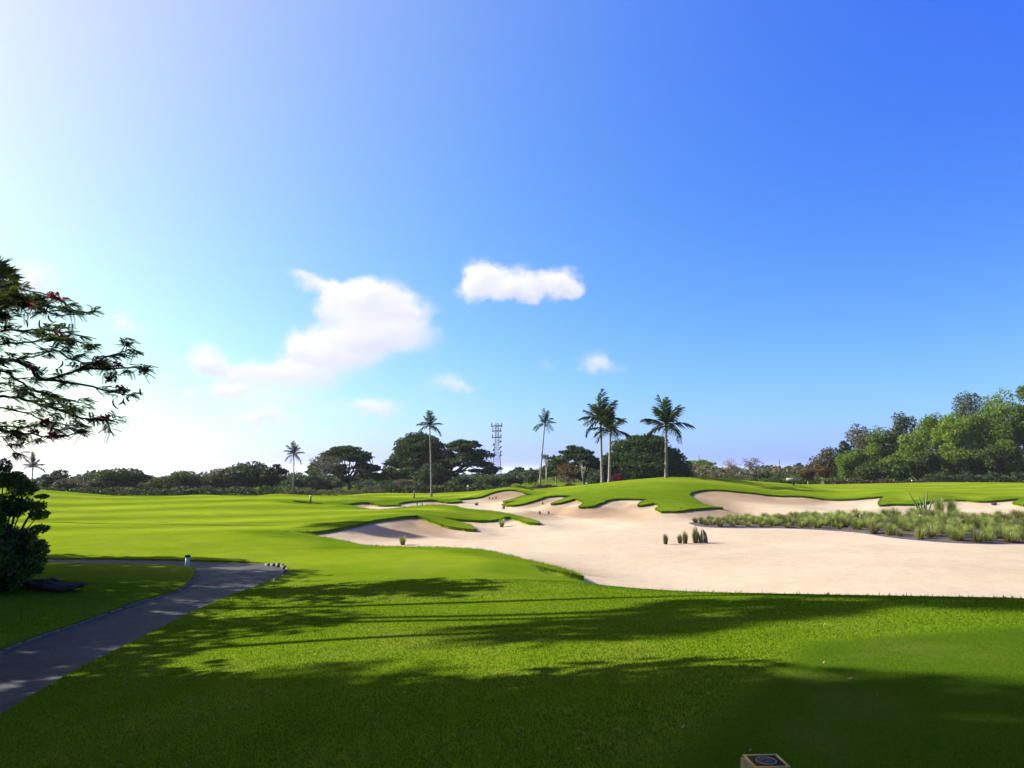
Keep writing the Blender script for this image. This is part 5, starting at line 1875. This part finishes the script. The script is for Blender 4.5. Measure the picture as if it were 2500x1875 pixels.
for li, (pl, dy, r) in enumerate(LIMBS):
    n_ = len(pl)
    P = np.array([np.array(at(px, py, FY + dy * (i / max(n_ - 1, 1)) ** 1.0 + dy * .4)) for i, (px, py) in enumerate(pl)])
    if pl[0][0] == 0:
        C0 = curve(fork, (fork + P[0]) / 2 + np.array([0, dy * .3, (P[0][2] - fork[2]) * .3]), P[0], 7)
        P = np.concatenate([C0[:-1], P])
    # resample and roughen
    s_ = np.r_[0, np.cumsum(np.linalg.norm(np.diff(P, axis=0), axis=1))]
    m_ = max(8, int(s_[-1] / .22))
    u = np.linspace(0, s_[-1], m_)
    P = np.stack([np.interp(u, s_, P[:, i]) for i in range(3)], -1)
    P[1:-1] = (P[:-2] + 2 * P[1:-1] + P[2:]) / 4
    P[2:-1] += rs.normal(size=(m_ - 3, 3)) * .018
    wood_m.tube(P, np.linspace(r * 1.15, .014, m_) ** 1.0, 6)
    for k in range(int(m_ * .30), m_):
        if rs.random() < .80:
            d = P[min(k + 1, m_ - 1)] - P[max(k - 1, 0)]
            d /= np.linalg.norm(d) + 1e-9
            dv = d * .8 + rs.normal(size=3) * np.array([.55, .8, .38])
            dv /= np.linalg.norm(dv)
            ln = rs.uniform(.2, .55) * (1.0 if k < m_ * .8 else .45)
            e = P[k] + dv * ln + np.array([0, 0, .05])
            Q = curve(P[k], (P[k] + e) / 2 + rs.normal(size=3) * .05, e, 5)
            wood_m.tube(Q, np.linspace(.014, .005, 5), 4, False)
            for q_ in range(2):
                spots.append((e + rs.normal(size=3) * .03, dv))
            for q_ in (1, 2, 3):
                if rs.random() < .7:
                    spots.append((Q[q_], dv))
    spots.append((P[-1], P[-1] - P[-2]))
# the rest of the crown, beyond the left edge of the picture
for k in range(46):
    a = rs.uniform(0, 2 * math.pi)
    r = 6.0 * math.sqrt(rs.uniform(.08, 1))
    e = np.array([bx + r * math.cos(a), FY + r * math.sin(a) * .9, z0 + 7.9 - 3.0 * (r / 6.0) ** 2 - rs.uniform(0, 1.6)])
    if 1250 + e[0] / e[1] * FPX > -40:
        continue
    P = curve(fork, (fork + e) / 2 + np.array([0, 0, rs.uniform(-.3, .8)]), e, 10)
    wood_m.tube(P, np.linspace(.07, .012, 10), 5)
    for j in range(44):
        p_ = P[rs.integers(4, 10)]
        dv = rs.normal(size=3) * np.array([1, 1, .4])
        dv /= np.linalg.norm(dv)
        q_ = p_ + dv * rs.uniform(.3, 1.1)
        wood_m.tube([p_, (p_ + q_) / 2, q_], [.014, .010, .005], 3, False)
        spots.append((q_, dv))
wood_m.build('trunk', BARK_D, t, True)


def sprays(mb, spots, rs, per=2):
    """twice-feathered leaves: a drooping stalk with rows of narrow leaflets"""
    V = []
    for e, dv in spots:
        for q_ in range(per):
            d = np.array(dv) / (np.linalg.norm(dv) + 1e-9) + rs.normal(size=3) * .7
            d[2] = d[2] * .4
            d /= np.linalg.norm(d) + 1e-9
            L = rs.uniform(.14, .31)
            s_ = np.cross(d, [0, 0, 1.0])
            s_ /= np.linalg.norm(s_) + 1e-9
            for k in range(9):
                u = (k + .6) / 9
                b0 = np.array(e) + d * L * u + np.array([0, 0, -.16 * L * u * u * 1.5])
                ln = .095 * (1 - .5 * abs(u - .45))
                for sg in (-1, 1):
                    tip = b0 + s_ * sg * ln + d * ln * .45 + np.array([0, 0, -.03])
                    w_ = d * .0135
                    m_ = (b0 + tip) / 2
                    V += [b0, m_ - w_, tip, m_ + w_]
    V = np.array(V)
    i = np.arange(len(V) // 4)[:, None] * 4
    mb.add(V, i + np.array([0, 1, 2, 3]))


fo = MB()
sprays(fo, spots, rs, 3)
fo.build('foliage', L_FLAME, t)
# denser leaf mass at the upper left
for (px, py, dy, nn) in [(10, 735, .5, 60), (45, 722, .8, 50), (60, 745, .2, 40), (5, 765, .6, 50), (85, 735, .5, 24)]:
    pass
c_ = MB()
sp2 = [(np.array(at(px + rs.normal() * 20, py + rs.normal() * 11, FY + dy + rs.normal() * .5)), rs.normal(size=3)) for (px, py, dy, nn) in [(5, 735, .5, 70), (40, 722, .8, 50), (60, 742, .2, 44), (0, 765, .6, 56), (85, 730, .5, 20)] for _ in range(nn)]
sprays(c_, sp2, rs, 2)
c_.build('foliage', L_FLAME, t)
FLOW = [(141, 727), (86, 746), (139, 815), (160, 830), (220, 848), (257, 891), (284, 890), (352, 906), (268, 924), (296, 946), (84, 897), (257, 1018), (112, 1030), (126, 1063), (82, 1052), (130, 720), (175, 838), (150, 822), (305, 955), (245, 886)]
for (px, py) in FLOW:
    c = np.array(at(px, py, FY - .9 + rs.normal() * .25))
    n_ = 40
    C = c + rs.normal(size=(n_, 3)) * np.array([.064, .06, .038])
    mb = MB()
    mb.leaves(C, .085, .07, .5, rs)
    mb.build('flower_cluster', RED, t)
PODS = [((150, 728), (183, 758), .03), ((152, 880), (140, 900), -.04), ((278, 973), (291, 1000), .05), ((300, 976), (288, 988), -.03), ((302, 972), (308, 990), .02), ((310, 968), (318, 980), .02), ((342, 947), (346, 964), .01), ((57, 1068), (48, 1088), -.04), ((250, 1026), (256, 1036), .01),
        ((98, 780), (103, 805), .03), ((62, 780), (66, 800), -.02), ((118, 768), (132, 788), .03), ((316, 966), (311, 975), .01), ((165, 845), (171, 856), .01)]
for (a, b_, bow) in PODS:
    p0, p1 = np.array(at(*a, FY - .35)), np.array(at(*b_, FY - .35))
    m_ = (p0 + p1) / 2 + np.array([-bow * 3.0, 0, -.02])
    mb = MB()
    mb.tube(curve(p0, m_, p1, 7), [.006, .018, .022, .023, .022, .017, .004], 5)
    mb.build('seed_pod', POD, t, True)

# ------------------------------------------------------------------ tall fan palm behind it, and the trees just left of the picture
fan_palm('tall fan palm whose stiff fans show above the flame tree at the left edge', -29.3, 43.0, at(-30, 690, 43).z, 1.0, 30, 31, lean=(.55, 0))
fan_palm('slim fan palm left of the picture beside the flame tree', -17.5, 18.6, 15.2, .95, 26, 32, r=.13, lean=(.3, .3))
fan_palm('taller fan palm left of the picture beyond the path', -18.6, 17.4, 17.4, .95, 26, 33, r=.13, lean=(-.4, .2))
fan_palm('leaning fan palm left of the picture near the path', -15.6, 16.4, 13.0, .95, 24, 34, r=.12, lean=(-1.0, .1))
fan_palm('shorter fan palm left of the picture before the path', -16.0, 14.6, 11.4, .95, 24, 35, r=.12, lean=(-.6, .5))


def shade_tree(label, x, y, h, r, lo, n, seed, leaf=L_MID):
    z0 = gz(x, y)
    px = 1250 + x / max(y, .5) * FPX
    rs = np.random.default_rng(seed)
    t = thing('shade_tree', label, 'tree', (x, y, z0), 'trees standing left of the tee')
    pads = []
    for k in range(34):
        d = rs.normal(size=3)
        d /= np.linalg.norm(d)
        q_ = rs.uniform(.45, .95)
        pads.append((x + d[0] * r * q_, y + d[1] * r * q_ * .85, z0 + h * (1 + lo) / 2 + d[2] * h * (1 - lo) / 2 * q_, r * .26, r * .26, h * (1 - lo) * .13))
    mb = MB()
    top = np.array([x, y, z0 + h * .6])
    P = curve((x, y, z0 - .2), (x + .2, y, z0 + h * .3), top, 7)
    mb.tube(P, np.linspace(.34, .2, 7), 8)
    for p in pads[::2]:
        s0 = P[rs.integers(2, 7)]
        mb.tube(curve(s0, (s0 + p[:3]) / 2 + np.array([0, 0, .4]), p[:3], 5), np.linspace(.12, .03, 5), 5)
    mb.build('trunk', BARK, t, True)
    c = MB()
    pads_leaves(c, pads, n, .34, .2, rs, shell=.2)
    c.build('crown', leaf, t)
    return t


shade_tree('broad shade tree left of the tee, nearest to the camera', -14.0, 8.4, 9.5, 4.9, .25, 12000, 41)
shade_tree('tall shade tree left of the tee behind the broad one', -21.0, 9.8, 15.0, 5.0, .42, 12000, 42)
shade_tree('shade tree left of the camera with a wide low crown', -12.0, 2.0, 12.5, 6.0, .28, 12000, 43)
shade_tree('very tall shade tree farthest left of the tee', -27.5, 11.6, 20.0, 5.2, .48, 11000, 44)
shade_tree('light-crowned shade tree left of the path', -19.5, 16.2, 9.0, 5.2, .26, 11000, 45)
shade_tree('light-crowned shade tree left of the path beyond the flame tree', -23.5, 24.5, 10.0, 5.0, .28, 11000, 46)


# ------------------------------------------------------------------ standing grass blades near the tee
BLD = leaf_material('grass_blade', (0.046, 0.108, 0.003), (0.110, 0.202, 0.008), .38, rough=.7, scale=.7, spec=.03)
rs = np.random.default_rng(91)
nb = 420000
Yb = 3.6 + 15.5 * rs.random(nb) ** 1.35
Xb = rs.uniform(-.72, .70, nb) * Yb
keep = np.ones(nb, bool)
i_ = np.where((Yb > 9.5) & (Xb > -6))[0]
keep[i_] = sdf(sandP[::3], Xb[i_], Yb[i_]) < -.08
i_ = np.where(Xb < -3)[0]
keep[i_] &= sdf(pathP[::2], Xb[i_], Yb[i_]) < -.02
Xb, Yb = Xb[keep], Yb[keep]
Zb = height(Xb, Yb)
td = rs.normal(size=len(Xb)) * .14 + np.minimum(Xb - (0.62 + 0.55 * (Yb - 4.3)), (9.0 + .12 * (Xb - 4)) - Yb) > 0
hb = np.where(td, rs.uniform(.004, .009, len(Xb)), rs.uniform(.008, .021, len(Xb)))
a = rs.uniform(0, 2 * math.pi, len(Xb))
w_ = .0020 + .00036 * Yb
lean = rs.normal(size=(len(Xb), 2)) * .5
V = np.stack([np.stack([Xb - np.cos(a) * w_, Yb - np.sin(a) * w_, Zb - .004], -1), np.stack([Xb + np.cos(a) * w_, Yb + np.sin(a) * w_, Zb - .004], -1),
              np.stack([Xb + lean[:, 0] * hb, Yb + lean[:, 1] * hb, Zb + hb], -1)], 1).reshape(-1, 3)
gb = mesh_from('grass_blades', V, [np.arange(len(V)).reshape(-1, 3)], BLD)
gb['kind'] = 'stuff'

# dry leaves lying on the lawn and path
rs = np.random.default_rng(95)
nl_ = 110
Yl = 4.5 + 19 * rs.random(nl_) ** 1.2
Xl = rs.uniform(-.66, .45, nl_) * Yl
Zl = height(Xl, Yl) + .018
lm = MB()
lm.leaves(np.stack([Xl, Yl, Zl], -1), .036, .02, 3.0, rs)
ll = lm.build('leaf_litter', leaf_material('dry_leaf', (0.16, 0.11, 0.05), (0.36, 0.30, 0.16), .2))
ll['kind'] = 'stuff'

# ragged turf fringe along the bunker lips
rs = np.random.default_rng(92)
sa, sb_ = seam_s[:, 0, :3], seam_s[:, 1, :3]
sl = np.linalg.norm(sb_ - sa, axis=1)
kk = rs.choice(len(sl), 44000, p=sl / sl.sum())
tt = rs.random((44000, 1))
P0 = sa[kk] + (sb_[kk] - sa[kk]) * tt
dr = (sb_[kk] - sa[kk]) / (sl[kk][:, None] + 1e-9)
nrm = np.stack([-dr[:, 1], dr[:, 0], np.zeros(len(dr))], -1)
sgn = np.where(sdf(sandP, P0[:, 0] + nrm[:, 0] * .06, P0[:, 1] + nrm[:, 1] * .06) > 0, 1.0, -1.0)[:, None]
out_ = nrm * sgn
L_ = rs.uniform(.05, .17, (44000, 1))
tip = P0 + out_ * L_ * rs.uniform(.3, 1.0, (44000, 1)) + np.array([0, 0, 1]) * L_ * rs.uniform(-.5, .5, (44000, 1)) + rs.normal(size=(44000, 3)) * .01
W_ = dr * (.012 + .0002 * P0[:, 1:2])
P0 = P0 - out_ * .03
V = np.stack([P0 - W_, P0 + W_, tip], 1).reshape(-1, 3)
fr_ = mesh_from('turf_fringe', V, [np.arange(len(V)).reshape(-1, 3)], BLD)
fr_['kind'] = 'stuff'

# ------------------------------------------------------------------ the air
HZ = Mat('haze_air')
HZ.t.nodes.remove(HZ.p)
pv_ = HZ.n('ShaderNodeVolumePrincipled')
pv_.inputs['Color'].default_value = (0.86, 0.92, 1.0, 1)
pv_.inputs['Density'].default_value = 0.0001
pv_.inputs['Anisotropy'].default_value = 0.2
HZ.l(pv_.outputs[0], HZ.out.inputs['Volume'])
mb = MB()
mb.box((0, 0, -27.0), (18600, 18600, 128.0))
hz_o = mb.build('haze', HZ.m)
hz_o['kind'] = 'stuff'
